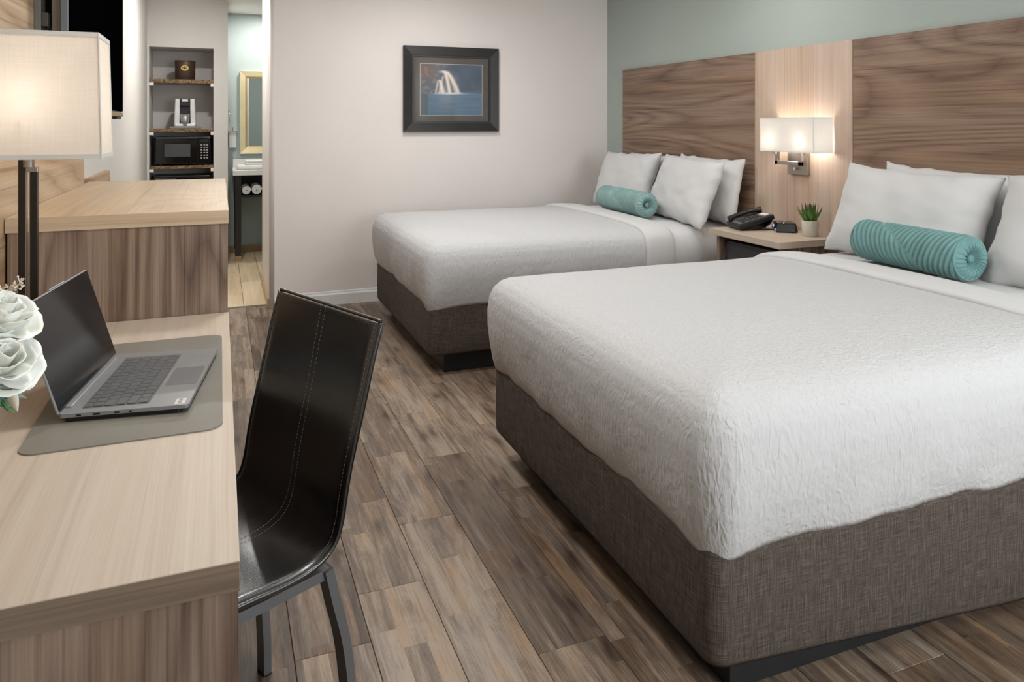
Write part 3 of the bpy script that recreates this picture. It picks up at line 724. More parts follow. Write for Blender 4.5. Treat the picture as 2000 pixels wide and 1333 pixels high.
for j in range(NV + 1):
    for i in range(NU + 1): V[j][i][cl] = (*fall_col(i / NU, j / NV), 1)
for j in range(NV):
    for i in range(NU): bm.faces.new((V[j][i], V[j][i + 1], V[j + 1][i + 1], V[j + 1][i]))
t = NT('printed_waterfall'); at = t.n('ShaderNodeAttribute', attribute_name='print'); t.set(at.outputs['Color'], .5)
mk('print', bm, t.m, pf, world=True)
t = NT('picture_glass'); tp_ = t.n('ShaderNodeBsdfTransparent'); gl_ = t.n('ShaderNodeBsdfGlossy'); gl_.inputs['Roughness'].default_value = .03
fz = t.n('ShaderNodeFresnel'); fz.inputs['IOR'].default_value = 1.4; mx_ = t.n('ShaderNodeMixShader')
t.l(fz.outputs[0], mx_.inputs[0]); t.l(tp_.outputs[0], mx_.inputs[1]); t.l(gl_.outputs[0], mx_.inputs[2]); t.l(mx_.outputs[0], t.out.inputs['Surface'])
box('glazing', PX0 + .08, PX1 - .08, YB - .0165, YB - .0150, PZ0 + .08, PZ1 - .08, t.m, pf, 0)

# ------------------------------------------------------------------ desk, dresser and wall panels on the left
DY0, DY1, DX = 1.157, 2.698, 0.027
dk = thing('desk', 'pale ash desk with walnut end panel in the left foreground', 'desk', (-.3, 1.9, 0))
box('desktop', -.618, DX, DY0, DY1, .716, .76, M['ash_y'], dk, .0012)
box('edge_band', -.618, DX - .0005, DY0 - .0015, DY0, .7165, .7585, M['walnut_x'], dk, 0)
box('end_panel', -.61, DX - .002, DY0 + .006, DY0 + .036, 0, .716, M['walnut_v'], dk, .001)
box('end_panel', -.61, DX - .06, DY1 - .034, DY1 - .004, 0, .716, M['walnut_v'], dk, .001)
box('modesty_panel', -.61, -.59, DY0 + .036, DY1 - .034, .25, .716, M['walnut_h'], dk, .001)
dr = thing('dresser', 'tall walnut dresser with pale wood top beyond the desk', 'dresser', (-.3, 3.48, 0))
box('top', -.618, DX, 2.70, 4.262, 1.061, 1.107, M['ash_top'], dr, .0015)
box('edge_band', -.618, DX - .0005, 2.6985, 2.70, 1.0615, 1.1055, M['ash_x'], dr, 0)
for y0, y1 in ((2.702, 2.727), (4.23, 4.255)): box('side_panel', -.612, DX - .003, y0, y1, 0, 1.061, M['walnut_v'], dr, .001)
box('back_panel', -.612, -.60, 2.727, 4.23, .06, 1.061, M['walnut_v'], dr, 0)
box('plinth', -.58, -.03, 2.727, 4.23, 0, .08, M['kick'], dr, 0)
for i, (z0, z1) in enumerate(((.085, .40), (.405, .73), (.735, 1.056))):
    for y0, y1 in ((2.73, 3.475), (3.48, 4.227)):
        d = box('drawer', -.58, DX - .004, y0, y1, z0, z1, M['walnut_h'], dr, .002)
        box('handle', DX - .010, DX - .0032, (y0 + y1) / 2 - .08, (y0 + y1) / 2 + .08, z1 - .05, z1 - .038, M['gunmetal'], d, .002)
struct(box('trim_2', XL, -.62, 1.0, 4.15, .40, 2.45, M['oak_h'], bev=.001), 'warm oak panel on the left wall behind lamp and television', 'wall panel')
struct(box('trim_3', XL, -.61, 4.27, 4.99, .10, 1.123, M['oak_h'], bev=.001), 'low oak wall panel just beyond the dresser', 'wall panel')
# television on its bracket
tv = thing('television', 'large black flat television on the left wall, above the dresser', 'television', (-.53, 3.83, 1.457))
box('screen', -.507, -.5, 3.065, 4.60, 1.468, 2.34, M['screen_black'], tv, .001)
box('casing', -.532, -.507, 3.06, 4.605, 1.462, 2.345, plain('slate_television_casing', (96, 104, 112), .4, .1), tv, .003)
box('lower_bezel', -.535, -.499, 3.06, 4.605, 1.440, 1.462, plain('bezel_wood_reflection', (150, 128, 92), .4, .3), tv, .002)  # tan paints the wood reflected in the bezel underside into its colour
box('sensor_box', -.53, -.505, 4.40, 4.56, 1.425, 1.440, M['black_plastic'], tv, .002)
box('back_cover', -.570, -.532, 3.11, 4.50, 1.50, 2.25, plain('grey_television_back', (140, 132, 124), .5), tv, .01)
mb = thing('television_bracket', 'steel wall bracket with upright rails behind the television', 'bracket', (-.6, 3.4, 1.6))
for y in (3.09, 3.62, 4.02):
    rl = box('rail', -.62, -.598, y, y + .075, 1.60, 2.25, plain('bracket_steel', (112, 112, 106), .45, .5), mb, .002)
    mk('bolt', cyl(bmesh.new(), (-.598, y + .038, 1.63), (-.588, y + .038, 1.63), .012, seg=6), M['nickel'], rl, world=True)
for z in (1.75, 2.05): box('arm', -.598, -.575, 3.09, 4.09, z, z + .05, plain('bracket_arm', (66, 64, 62), .5, .3), mb, .002)

# table lamp
LX, LY = -.473, 2.30
lp = thing('table_lamp', 'table lamp with cream rectangular shade and twin dark posts on the desk', 'lamp', (LX, LY, .76))
box('base', LX - .075, LX + .075, LY - .06, LY + .06, .76, .778, M['bronze'], lp, .003)
for x0, x1 in ((-.022, -.0045), (.0045, .022)):
    zt = 1.36 if x0 < 0 else 1.272
    p = box('post', LX + x0, LX + x1, LY - .009, LY + .009, .778, zt, M['bronze'], lp, .0012)
    box('edge_strip', LX + x1 - .0012 if x0 < 0 else LX + x0 - .0010, LX + x1 + .0012 if x0 < 0 else LX + x0 + .0006, LY - .0095, LY + .0095, .778, 1.272, M['nickel'], p, 0)
box('post_cap', LX - .0045, LX + .0225, LY - .0095, LY + .0095, 1.272, 1.285, M['nickel'], lp, .001)
mk('socket', cyl(bmesh.new(), (LX, LY, 1.285), (LX, LY, 1.40), .014, seg=16), M['nickel'], lp, world=True)
bm = lathe(bmesh.new(), [(0, 0), (.013, 0), (.015, .02), (.03, .055), (.03, .075), (.018, .1), (0, .108)], 24); mk('bulb', bm, emit('frosted_lamp_bulb', (1.0, .95, .90), 17), lp, (LX, LY, 1.40), (0, 0, 0), True, True)
bm = bmesh.new()
def shade_ring(z, hw, hd, c=.006): return [(LX - hw, LY - hd, z), (LX + hw, LY - hd, z), (LX + hw, LY + hd, z), (LX - hw, LY + hd, z)]
V = grid_bm(bm, [shade_ring(z, .176 + .008 * (1 - q), .10 + .006 * (1 - q)) for q, z in ((0, 1.311), (1, 1.637))], True)
sh = mk('shade', bm, M['shade_cream'], lp, world=True); m_ = sh.modifiers.new('thick', 'SOLIDIFY'); m_.thickness = .003; m_.offset = -1
tr_m = plain('grey_white_shade_trim', (196, 196, 190), .6)
for z0, z1, q in ((1.309, 1.321, 0), (1.627, 1.639, 1)):
    bm = bmesh.new(); hw, hd = .1775 + .008 * (1 - q), .1015 + .006 * (1 - q)
    grid_bm(bm, [shade_ring(z0, hw, hd), shade_ring(z1, hw, hd), shade_ring(z1, hw - .005, hd - .005), shade_ring(z0, hw - .005, hd - .005), shade_ring(z0, hw, hd)], True)
    mk('shade_trim', bm, tr_m, sh, world=True)
bm = bmesh.new()
for s in (-1, 1):
    for t_ in (-1, 1): tube(bm, [(LX + s * .1845, LY + t_ * .1065, 1.309), (LX + s * .1765, LY + t_ * .1005, 1.637)], .002, 6)
mk('shade_corner_seam', bm, tr_m, sh, world=True)
bm = bmesh.new()
for e in ((-.18, .18, -.002, .002), (-.002, .002, -.102, .102)): bbox(bm, LX + e[0], LX + e[1], LY + e[2], LY + e[3], 1.400, 1.404)
mk('shade_spider', bm, M['nickel'], lp, world=True)

# desk mat and laptop
def round_rect(x0, x1, y0, y1, r_, n=8):
    out = []
    for cx_, cy_, a0 in ((x1 - r_, y1 - r_, 0), (x0 + r_, y1 - r_, 90), (x0 + r_, y0 + r_, 180), (x1 - r_, y0 + r_, 270)):
        out += [(cx_ + r_ * math.cos(R(a0 + 90 * k / n)), cy_ + r_ * math.sin(R(a0 + 90 * k / n))) for k in range(n + 1)]
    return out
def slab(pts, z0, z1):
    bm = bmesh.new(); V = grid_bm(bm, [[(x, y, z0) for x, y in pts], [(x, y, z1) for x, y in pts]], True)
    bm.faces.new(V[1]); bm.faces.new(V[0][::-1]); bmesh.ops.recalc_face_normals(bm, faces=bm.faces); return bm
tag(mk('desk_mat', slab(round_rect(-.186, .186, -.372, .372, .035), 0, .003), M['mat'], None, (-.181, 2.04, .76)), 'taupe leatherette desk mat under the laptop', 'desk mat')
lt = thing('laptop', 'open dark grey laptop on the taupe desk mat', 'laptop', (-.163, 2.012, .763), math.atan2(-.140, .990))
LW, LD = .426, .258
base = mk('base', slab(round_rect(-LD / 2, LD / 2, -LW / 2, LW / 2, .008, 4), .010, .018), M['laptop'], lt)
mk('underside', slab(round_rect(-LD / 2 + .012, LD / 2 - .016, -LW / 2 + .004, LW / 2 - .004, .008, 4), .0, .010), M['black_plastic'], lt)
KX0, KY0, KP = -.088, -.183, .0246
mk('keyboard_well', slab(round_rect(KX0 - .004, KX0 + .131, KY0 - .004, KY0 + .354, .004, 3), .018, .0183), plain('keyboard_well_grey', (96, 97, 99), .45, .3), lt)
def key_mesh(w, h):
    bm = bbox(bmesh.new(), -h / 2, h / 2, -w / 2, w / 2, 0, .0022, .0012, 1); me = bpy.data.meshes.new('key'); bm.to_mesh(me); bm.free(); me.materials.append(M['key']); return me
KM = {}
rows_ = [[1] * 14 + [], [1] * 13 + [1], [1.4] + [1] * 11 + [1.6], [1.7] + [1] * 11 + [1.3], [2.1] + [1] * 10 + [1.9], [1.2, 1, 1, 1, 5, 1, 1, 1, .9, .9]]
yrow = KX0
for ri, row in enumerate(rows_):
    hh = .013 if ri == 0 else .0192; k_ = .350 / sum(row); y = KY0
    for w in row:
        kw = w * k_ - .0032; kk = (round(kw, 4), hh)
        if kk not in KM: KM[kk] = key_mesh(kw, hh)
        link('key', KM[kk], lt, (yrow + hh / 2, y + w * k_ / 2, .0183)); y += w * k_
    yrow += hh + .0035
mk('touchpad', slab(round_rect(.052, .122, -.075, .055, .004, 3), .018, .01835), plain('touchpad_grey', (124, 125, 127), .35, .4), lt)
st_ = mk('sticker', slab(round_rect(.098, .119, -.206, -.172, .002, 3), .018, .0184), plain('silver_sticker', (196, 196, 190), .4), lt)
bm = bmesh.new()
for k in range(5): bbox(bm, .104, .112, -.200 + k * .0055, -.197 + k * .0055, .0184, .01845)
mk('sticker_print', bm, plain('sticker_ink', (90, 90, 90), .6), st_)
mk('hinge_bar', bbox(bmesh.new(), -.129, -.113, -.175, .175, .014, .0225, .003), M['laptop'], lt)
for y, w in ((-.005, .02), ): pass
for xo, w in ((-.09, .010), (-.055, .014), (-.015, .010), (.012, .005)):
    mk('port', bbox(bmesh.new(), xo - w / 2, xo + w / 2, -LW / 2 - .0004, -LW / 2 + .001, .0115, .0155), M['black_plastic'], lt)
ld = mk('lid', bbox(bmesh.new(), -.006, 0, -LW / 2, LW / 2, 0, .244, .0025), M['laptop'], lt, (-.1265, 0, .0175), (0, R(-17.5), 0))
mk('screen_panel', bbox(bmesh.new(), 0, .0008, -LW / 2 + .003, LW / 2 - .003, .004, .241), M['laptop_screen'], ld)
mk('camera_notch', bbox(bmesh.new(), -.006, .0006, -.05, .05, .244, .2465, .001, 1), M['laptop'], ld)

# ------------------------------------------------------------------ chair
ch = thing('desk_chair', 'black leather side chair with steel legs pushed up to the desk', 'chair', (.229, 1.831, 0), math.atan2(.403, .915))
prof = catmull([(0.004, 0, .962), (-.018, 0, .888), (-.039, 0, .804), (-.058, 0, .732), (-.076, 0, .661), (-.088, 0, .60), (-.096, 0, .555), (-.112, 0, .517), (-.15, 0, .494), (-.21, 0, .486), (-.30, 0, .489), (-.40, 0, .490), (-.465, 0, .478), (-.50, 0, .452)], 6)
HWD = .225; NYC = 26
def chair_pt(i, yn, off=0.0):
    p = prof[i]; tg = (prof[min(i + 1, len(prof) - 1)] - prof[max(i - 1, 0)]).normalized(); nn = Vector((tg.z, 0, -tg.x))   # towards the sitter / up
    if nn.x > 0 and nn.z <= 0: nn = -nn
    q = i / (len(prof) - 1)
    dish = .016 * (1 - yn * yn) * math.sin(min(1, q * 1.15) * math.pi) ** .6
    wd = HWD * (1 - .03 * math.sin(q * math.pi))
    rnd = .010 * max(0, (abs(yn) - .93) / .07) ** 2
    return p + nn * (off - dish - (rnd if off >= 0 else -rnd * .5)) + Vector((0, yn * wd, 0))
f = lambda k: math.sin((k / NYC - .5) * math.pi) * .45 + (2 * k / NYC - 1) * .55
bm = bmesh.new(); TH = .024
front = [[chair_pt(i, f(j)) for j in range(NYC + 1)] for i in range(len(prof))]
back = [[chair_pt(i, f(j), -TH) for j in range(NYC + 1)] for i in range(len(prof))]
VF = grid_bm(bm, front); VB = grid_bm(bm, back)
for i in range(len(prof) - 1):
    for j in (0, NYC): bm.faces.new((VF[i][j], VF[i + 1][j], VB[i + 1][j], VB[i][j]))
for j in range(NYC):
    for i in (0, len(prof) - 1): bm.faces.new((VF[i][j], VF[i][j + 1], VB[i][j + 1], VB[i][j]))
bmesh.ops.recalc_face_normals(bm, faces=bm.faces)
shl = mk('seat_shell', bm, M['leather'], ch, smooth=True)
bv = shl.modifiers.new('soft_edge', 'BEVEL'); bv.width = .005; bv.segments = 3; bv.limit_method = 'ANGLE'; bv.angle_limit = R(50)
def dashes(fn, n, r_=.0005, duty=.55):
    bm = bmesh.new()
    for k in range(n): tube(bm, [fn((k + .1) / n), fn((k + .1 + duty) / n)], r_, 4)
    return bm
def along(yn, off): 
    def g(q):
        x = q * (len(prof) - 1); i = min(int(x), len(prof) - 2); return chair_pt(i, yn, off).lerp(chair_pt(i + 1, yn, off), x - i)
    return g
for yn in (-.045, .045, -.955, .955): mk('stitching', dashes(along(yn, .0012 + (.0 if abs(yn) < .5 else -.001)), 105), M['thread'], shl)
for s in (-1, 1):
    bm = tube(bmesh.new(), [along(s * 1.0, -TH * .5)(k / 60) + Vector((0, s * .0035, 0)) for k in range(61)], .0045, 8); mk('edge_piping', bm, M['leather'], shl, smooth=True)
bm = tube(bmesh.new(), [chair_pt(0, -1 + 2 * k / 20, -TH * .5) + Vector((.001, 0, .003)) for k in range(21)], .0045, 8); mk('edge_piping', bm, M['leather'], shl, smooth=True)
for s in (-1, 1):
    y = s * .198
    mk('side_rail', bar_path(bmesh.new(), [(-.105, y, .452), (-.25, y, .448), (-.40, y, .450), (-.47, y, .442)], .022, .022), M['gunmetal'], ch)
    rear = catmull([(-.112, y, .462), (-.094, y, .386), (-.072, y, .299), (-.058, y, .202), (-.05, y, .10), (-.048, y, .004)], 5)
    lg = mk('leg', bar_path(bmesh.new(), rear, .038, .020), M['gunmetal'], ch)
    mk('glide', bbox(bmesh.new(), -.058, -.038, y - .019, y + .019, 0, .004), M['black_plastic'], lg)
    fr = catmull([(-.465, y, .455), (-.475, y, .38), (-.49, y, .29), (-.497, y, .19), (-.50, y, .004)], 5)
    lg = mk('leg', bar_path(bmesh.new(), fr, .038, .020), M['gunmetal'], ch)
    mk('glide', bbox(bmesh.new(), -.510, -.490, y - .019, y + .019, 0, .004), M['black_plastic'], lg)
for x in (-.15, -.42): mk('cross_rail', bbox(bmesh.new(), x - .012, x + .012, -.19, .19, .442, .46), M['gunmetal'], ch)

# ------------------------------------------------------------------ white roses on the desk
VX, VY = -.50, 1.50
tag(mk('vase', lathe(bmesh.new(), [(0, 0), (.04, 0), (.052, .02), (.056, .06), (.048, .11), (.038, .14), (.041, .15), (.038, .15), (.034, .135), (0, .13)], 32), plain('white_vase', (222, 220, 214), .3), None, (VX, VY, .76), smooth=True), 'white ceramic vase of roses on the desk, left of the picture', 'vase')
def petal_mat():
    t = NT('white_rose_petal'); v = t.coords(); n = t.noise(v, scale=25, detail=3)
    c = t.ramp(n, [(.3, lin((226, 228, 214))), (.55, lin((240, 243, 240))), (.8, lin((244, 247, 248)))]); t.set(c, .6, 0, .3)
    t.b.inputs['Subsurface Weight'].default_value = .15; t.b.inputs['Subsurface Radius'].default_value = (.01, .01, .008); return t.m
M['petal'] = petal_mat(); M['leafg'] = plain('rose_leaf_green', (92, 138, 72), .5, 0, .4, .2); M['leafb'] = plain('blue_green_leaf', (112, 168, 150), .5, 0, .4, .15)
M['stem'] = plain('stem_green', (88, 112, 60), .6)
def petal_bm(w, h, cup, curl, seed, r0):
    """a petal standing on a circle of radius r0, wrapping round the heart"""
    bm = bmesh.new(); rows = []
    for j in range(11):
        q = j / 10; row = []
        for i in range(13):
            u = -1 + 2 * i / 12
            ww = w * (math.sin(min(1, .18 + q * .95) * math.pi * .62) ** .7)
            rad = r0 + cup * math.sin(q * math.pi * .55) + curl * max(0, q - .6) ** 2 * 6 - .25 * r0 * q * q
            ang = u * ww / max(rad, .012)
            zz = h * q * (1 - .14 * abs(u) ** 3) + .003 * noise.noise(Vector((u * 2, q * 3, seed)))
            rr = rad + .004 * noise.noise(Vector((u * 2.2, q * 2.2, seed + 3))) + curl * .6 * abs(u) ** 3 * q
            row.append((rr * math.cos(ang), rr * math.sin(ang), zz))
        rows.append(row)
    grid_bm(bm, rows); return bm
def rose(label, head, size, axis, nrings, seed):
    """head: world position of the bloom's base; axis: direction the bloom opens towards"""
    r_ = thing('rose', label, 'flower', (VX, VY, .88), 0, 'white roses in the vase')
    ax = Vector(axis).normalized(); Q = ax.to_track_quat('Z', 'Y').to_matrix().to_4x4(); base_ = Vector(head) - Vector((VX, VY, .88))
    Mx = Matrix.Translation(base_) @ Q
    rnd_ = random.Random(seed)
    for ring in range(nrings):
        q = ring / max(1, nrings - 1); n = (3, 3, 4, 5)[min(ring, 3)]
        for k in range(n):
            a = 2 * math.pi * (k + .5 * ring) / n + rnd_.uniform(-.2, .2)
            bm = petal_bm(size * (.30 + .32 * q), size * (.92 - .16 * q + rnd_.uniform(-.06, .06)), size * (.10 + .30 * q), size * (.01 + .13 * q), seed + ring * 3.1 + k, size * (.07 + .07 * q))
            bmesh.ops.transform(bm, matrix=Mx @ Matrix.Rotation(a, 4, 'Z') @ Matrix.Rotation(R(3 + 24 * q * q), 4, 'Y'), verts=bm.verts)
            p = mk('petal', bm, M['petal'], r_, smooth=True); m_ = p.modifiers.new('thick', 'SOLIDIFY'); m_.thickness = .0012
    for k in range(5):
        bm = leaf_bm(size * .55, size * .09, .001, -.5); a = 2 * math.pi * k / 5
        bmesh.ops.transform(bm, matrix=Mx @ Matrix.Rotation(a, 4, 'Z') @ Matrix.Rotation(R(-12), 4, 'Y'), verts=bm.verts); mk('sepal', bm, M['leafg'], r_, smooth=True)
    mid = base_ * .5 + Vector((0, 0, .03))
    mk('stem', tube(bmesh.new(), catmull([(0, 0, 0), tuple(mid), tuple(base_)], 8), .0028, 6), M['stem'], r_, smooth=True)
    return r_
def ray_pt(px, py, depth):
    u, v = (px - 1000) / F_PX, (HORIZON - py) / F_PX; c_, s_ = math.cos(YAW), math.sin(YAW)
    return Vector((c_ * u + s_, -s_ * u + c_, v)) * depth + Vector((0, 0, CAM_H))
rose('upper white rose at the left edge, in front of the laptop lid', ray_pt(-12, 648, 1.30), .076, (.38, -.30, .85), 4, 11)
rose('lower full white rose at the left edge, over the desk', ray_pt(-8, 728, 1.27), .074, (.42, -.55, .70), 4, 23)
rose('white rose half outside the left edge of the picture', ray_pt(-60, 690, 1.30), .075, (.1, -.6, .7), 4, 37)
def spray(name, label, cat, tip, leaves, mat, L, w, seed):
    s = thing(name, label, cat, (VX, VY, .88)); tip = Vector(tip) - Vector((VX, VY, .88)); rnd_ = random.Random(seed)
    path = catmull([(0, 0, 0), tuple(tip * .5 + Vector((0, 0, .02))), tuple(tip)], 8)
    mk('stem', tube(bmesh.new(), path, .0018, 6), M['stem'], s, smooth=True)
    for k in range(leaves):
        p = path[-1 - int(k * 1.2)] if k * 1.2 < len(path) - 2 else path[2]
        bm = leaf_bm(L * rnd_.uniform(.8, 1.1), w, .001, rnd_.uniform(-.4, .4))
        d_ = Vector((rnd_.uniform(.2, 1), rnd_.uniform(-.9, .4), rnd_.uniform(-.9, .3))).normalized()
        bmesh.ops.transform(bm, matrix=Matrix.Translation(p) @ d_.to_track_quat('X', 'Z').to_matrix().to_4x4(), verts=bm.verts); mk('leaf', bm, mat, s, smooth=True)
    return s
spray('leaf_spray', 'blue green leaf spray hanging below the white roses', 'foliage', ray_pt(8, 770, 1.26), 5, M['leafb'], .042, .012, 3)
spray('leaf_spray', 'bright green leaves lowest in the flower arrangement', 'foliage', ray_pt(4, 785, 1.25), 4, M['leafg'], .034, .013, 8)
bud = thing('rose_bud', 'small white bud petal drooping under the lower rose', 'flower', (VX, VY, .88))
tp = ray_pt(22, 762, 1.25) - Vector((VX, VY, .88))
bm = leaf_bm(.038, .013, .004, .1); bmesh.ops.transform(bm, matrix=Matrix.Translation(tp) @ Vector((.35, -.2, -.9)).to_track_quat('X', 'Y').to_matrix().to_4x4(), verts=bm.verts); mk('petal', bm, M['petal'], bud, smooth=True)
mk('stem', tube(bmesh.new(), catmull([(0, 0, 0), tuple(tp * .6 + Vector((0, 0, .03))), tuple(tp)], 8), .0016, 6), M['stem'], bud, smooth=True)
sg = thing('dried_sprig', 'pale dried sprig sticking up above the roses', 'foliage', (VX, VY, .88))
e0, e1 = ray_pt(-20, 585, 1.33) - Vector((VX, VY, .88)), ray_pt(42, 552, 1.33) - Vector((VX, VY, .88))
path = catmull([(0, 0, 0), tuple(e0), tuple(e0.lerp(e1, .5) + Vector((0, 0, -.006))), tuple(e1)], 10)
mk('stem', tube(bmesh.new(), path, .0014, 6), plain('straw', (196, 182, 162), .8), sg, smooth=True)
bm = bmesh.new(); rn = random.Random(4)
for k in range(46):
    p = path[int(10 + rn.random() * (len(path) - 11))]; q = p + Vector((rn.uniform(-.006, .01), rn.uniform(-.008, .008), rn.uniform(-.008, .012)))
    tube(bm, [p, q], .0009, 5); bmesh.ops.create_icosphere(bm, subdivisions=1, radius=.0022, matrix=Matrix.Translation(q))
mk('seed_heads', bm, plain('pale_straw', (214, 202, 184), .8), sg, smooth=True)

# ------------------------------------------------------------------ niche shelves and appliances
def shelf(label, z, th):
    s = thing('niche_shelf', label, 'shelf', (-.342, YN + .2, z - th), 0, 'shelves in the niche')
    box('board', -.622, -.062, YN + .01, YN + .45, z - th, z, M['granite'], s, .002)
    for x0, x1 in ((-.6235, -.585), (-.085, -.0605)): box('support_block', x0, x1, YN + .004, YN + .03, z - th - .03, z - th, M['trim_white'], s, .001)
shelf('top brown shelf in the niche, under the ice bucket', 1.826, .035)
shelf('brown shelf in the niche under the coffee maker', 1.352, .03)
shelf('brown shelf in the niche under the microwave', 1.000, .03)
ib = thing('ice_bucket', 'dark brown ice bucket with gold emblem on the top niche shelf', 'ice bucket', (-.318, YN + .15, 1.826))
mk('body', lathe(bmesh.new(), [(0, 0), (.085, 0), (.09, .005), (.093, .18), (.091, .186), (.086, .186), (.084, .02), (0, .02)], 40), plain('brown_leatherette', (62, 46, 34), .45), ib, smooth=True)
mk('rim_band', lathe(bmesh.new(), [(.0935, .172), (.0950, .174), (.0950, .186), (.0925, .188)], 40), plain('bronze_band', (92, 74, 52), .35, .6), ib, smooth=True)
bm = bmesh.new(); E = [(.036 * math.cos(2 * math.pi * k / 32), .028 * math.sin(2 * math.pi * k / 32)) for k in range(32)]
grid_bm(bm, [[(x * s, -.0945 - (0.003 if s < .95 else 0), .112 + z * s) for x, z in E] for s in (1.0, .92, .74, .66)], True)
em = mk('emblem', bm, plain('gold_emblem', (214, 178, 104), .3, .7), ib)
bm = bmesh.new()
for k in range(7):
    a = math.pi * k / 6; bbox(bm, .017 * math.cos(a) - .0025, .017 * math.cos(a) + .0025, -.098, -.0945, .108 + .016 * math.sin(a) - .003, .108 + .016 * math.sin(a) + .003)
bbox(bm, -.016, .016, -.098, -.0945, .098, .103)
mk('emblem_crest', bm, plain('gold_crest', (226, 196, 128), .3, .7), em)
cm = thing('coffee_maker', 'silver and black single-cup coffee maker on the niche shelf', 'coffee maker', (-.316, YN + .16, 1.352))
sil = plain('silver_plastic', (212, 212, 212), .35, .2)
mk('tray', bbox(bmesh.new(), -.135, .135, -.14, .12, 0, .022, .006), plain('grey_tray', (120, 118, 116), .5), cm)
for s in (-1, 1):
    x0, x1 = sorted((s * .048, s * .098)); bm = bbox(bmesh.new(), x0, x1, -.09, .09, .022, .29, .01)
    for v in bm.verts:
        if v.co.z > .2: v.co.x *= .90
    mk('side_body', bm, sil, cm)
mk('core', bbox(bmesh.new(), -.05, .05, -.05, .09, .022, .27, .004), M['black_plastic'], cm)
mk('brew_head', bbox(bmesh.new(), -.046, .046, -.095, -.05, .215, .29, .008), M['black_plastic'], cm)
mk('lever', bbox(bmesh.new(), -.028, .028, -.103, -.09, .262, .284, .004), sil, cm)
mk('drip_base', bbox(bmesh.new(), -.09, .09, -.11, -.02, .022, .05, .006), sil, cm)
mk('badge', bbox(bmesh.new(), -.016, .016, -.113, -.109, .03, .042), M['black_plastic'], cm)
bm = lathe(bmesh.new(), [(0, 0), (.036, 0), (.04, .03), (.042, .09), (.040, .09), (.037, .004), (0, .004)], 28); mk('cup', bm, plain('steel_cup', (168, 168, 166), .3, .6), cm, (0, -.085, .05), smooth=True)
mw = thing('microwave', 'black microwave oven on the niche shelf', 'microwave', (-.328, YN + .2, 1.0))
mk('body', bbox(bmesh.new(), -.243, .243, -.17, .17, .012, .275, .006), M['black_plastic'], mw)
dd = mk('door', bbox(bmesh.new(), -.240, .128, -.188, -.17, .015, .272, .005), M['black_gloss'], mw)
mk('door_window', bbox(bmesh.new(), -.165, .062, -.1895, -.187, .085, .205, .002), plain('grey_microwave_window', (66, 68, 70), .25), dd)
mk('door_handle_strip', bbox(bmesh.new(), -.238, .126, -.191, -.187, .262, .268), M['gunmetal'], dd)
pn = mk('control_panel', bbox(bmesh.new(), .131, .240, -.188, -.17, .015, .272, .005), M['black_gloss'], mw)
bm = bmesh.new(); bbox(bm, .152, .222, -.1895, -.187, .222, .25); mk('display', bm, plain('microwave_display', (24, 34, 34), .2), pn)
bm = bbox(bmesh.new(), -.008, .008, -.001, .001, -.006, .006, .0006, 1); bme = bpy.data.meshes.new('button'); bm.to_mesh(bme); bm.free(); bme.materials.append(plain('microwave_button', (150, 152, 154), .5))
for i in range(3):
    for j in range(6): link('button', bme, pn, (.160 + .026 * i, -.1892, .196 - .025 * j))
for x in (-.2, .2):
    for y in (-.13, .13): mk('foot', cyl(bmesh.new(), (x, y, 0), (x, y, .012), .014, seg=12), M['black_plastic'], mw)
fr = thing('mini_fridge', 'black mini fridge in the bottom of the niche', 'fridge', (-.34, YN + .2, 0))
mk('body', bbox(bmesh.new(), -.25, .25, -.14, .24, .02, .90, .006), M['black_plastic'], fr)
dd = mk('door', bbox(bmesh.new(), -.25, .25, -.185, -.14, .03, .895, .012), M['black_gloss'], fr)
mk('handle', bbox(bmesh.new(), -.23, -.05, -.20, -.185, .862, .876, .003), M['gunmetal'], dd)
for x in (-.2, .2): mk('foot', cyl(bmesh.new(), (x, 0, 0), (x, 0, .02), .02, seg=12), M['black_plastic'], fr)

# ------------------------------------------------------------------ vanity
va = thing('vanity', 'black open vanity stand with white top seen through the doorway', 'vanity', (.6, 8.3, 0))
wt = plain('white_cultured_marble', (230, 230, 228), .25)
VXR = 1.15
box('countertop', .118, VXR, 8.0, 8.585, .874, .928, wt, va, .006)
box('backsplash', .128, VXR, 8.565, 8.585, .928, 1.02, wt, va, .004)
for x0 in (.141, VXR - .07):
    for y0 in (8.03, 8.50):
        lg = box('leg', x0, x0 + .058, y0, y0 + .058, .0, .874, M['espresso'], va, .002)
        box('foot_sleeve', x0 - .002, x0 + .060, y0 - .002, y0 + .060, 0, .055, plain('tan_foot_block', (170, 142, 104), .5), lg, .002)
box('cubby_bottom', .199, VXR - .07, 8.04, 8.55, .645, .665, M['espresso'], va, .001)
box('cubby_back', .199, VXR - .07, 8.50, 8.515, .665, .874, M['espresso'], va, 0)
box('cubby_divider', .60, .62, 8.04, 8.50, .665, .874, M['espresso'], va, .001)
def folded_towel(label, x0, x1, y0, y1, z0, n, h, group):
    t = thing('folded_towel', label, 'towel', ((x0 + x1) / 2, (y0 + y1) / 2, z0), 0, group)
    for k in range(n):
        e = .004 * (k % 2); o = box('fold', x0 + e, x1 - e, y0 + e, y1 - e, z0 + k * h + .0004, z0 + (k + 1) * h, M['towel'], t, h * .42, 4, smooth=True)
folded_towel('wide folded white towel lying on the vanity top', .16, .46, 8.10, 8.36, .928, 1, .045, 'folded towels')
folded_towel('smaller folded white towel stacked on the wide towel', .24, .42, 8.12, 8.33, .973, 2, .024, 'folded towels')
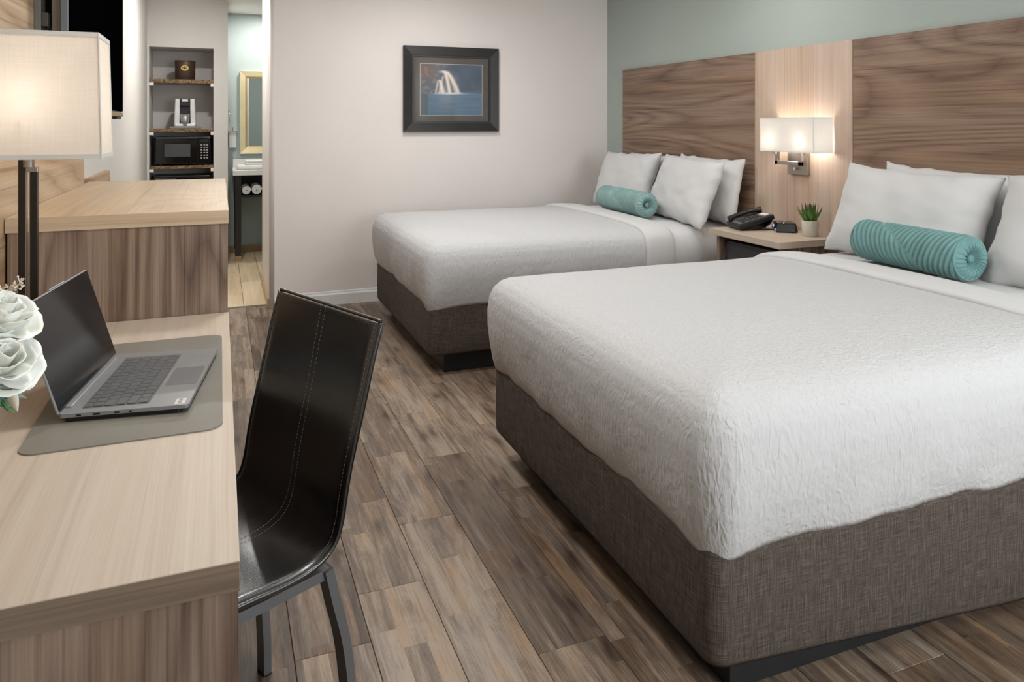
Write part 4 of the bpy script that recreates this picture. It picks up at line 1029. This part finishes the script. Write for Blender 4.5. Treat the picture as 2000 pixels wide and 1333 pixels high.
def rolled(label, x, z, r_):
    t = thing('rolled_towel', label, 'towel', (x, 8.27, z), 0, 'rolled towels')
    pts = [((r_ - .0125 * a / 6.283) * math.cos(a), (r_ - .0125 * a / 6.283) * math.sin(a)) for a in [k * 2 * math.pi / 24 for k in range(24 * 4)] if r_ - .0125 * a / 6.283 > .004]
    bm = bmesh.new(); w = .0056
    rows = []
    for k, (px, pz) in enumerate(pts):
        d_ = Vector((px, 0, pz)).normalized() * w
        rows.append([(px + d_.x, -.19, pz + d_.z), (px + d_.x, .19, pz + d_.z), (px - d_.x, .19, pz - d_.z), (px - d_.x, -.19, pz - d_.z)])
    V = grid_bm(bm, rows, True); bm.faces.new(V[0]); bm.faces.new(V[-1][::-1]); bmesh.ops.recalc_face_normals(bm, faces=bm.faces)
    mk('roll', bm, M['towel'], t, smooth=False)
rolled('left rolled white towel in the vanity cubby', .252, .665 + .0475, .042)
rolled('right rolled white towel in the vanity cubby', .352, .665 + .0535, .048)
mi = thing('mirror', 'mirror in a wide champagne gold frame above the vanity', 'mirror', (.6, 8.6, 1.07))
frame_bars(.200, 1.05, 1.075, 1.972, .055, 8.555, 8.599, M['gold'], mi, 'frame_bar', .012)
frame_bars(.255, .995, 1.130, 1.917, .022, 8.567, 8.599, plain('gold_inner_bead', (196, 172, 118), .35, .4), mi, 'inner_bead', .008)
box('mirror_glass', .277, .973, 8.580, 8.588, 1.152, 1.895, M['mirror'], mi, 0)
hd = thing('wall_dispenser', 'white wall dispenser with metal bracket left of the mirror', 'dispenser', (.125, 8.55, 1.14))
box('bottle', .088, .162, 8.53, 8.59, 1.14, 1.30, M['trim_white'], hd, .006)
box('bracket', .085, .168, 8.52, 8.6, 1.30, 1.325, M['chrome'], hd, .003)
mk('pump', cyl(bmesh.new(), (.125, 8.56, 1.325), (.125, 8.56, 1.36), .008, seg=12), M['chrome'], hd, world=True)
hk = thing('towel_ring', 'chrome towel ring on the wall at the doorway', 'towel ring', (.075, 8.12, 1.5))
bm = tube(bmesh.new(), [(.088, 8.12 + .075 * math.sin(a), 1.45 + .075 * math.cos(a)) for a in [2 * math.pi * k / 32 for k in range(33)]], .004, 8, False); mk('ring', bm, M['chrome'], hk, smooth=True, world=True)
mk('post', cyl(bmesh.new(), (.068, 8.12, 1.525), (.095, 8.12, 1.525), .012, seg=16), M['chrome'], hk, world=True)
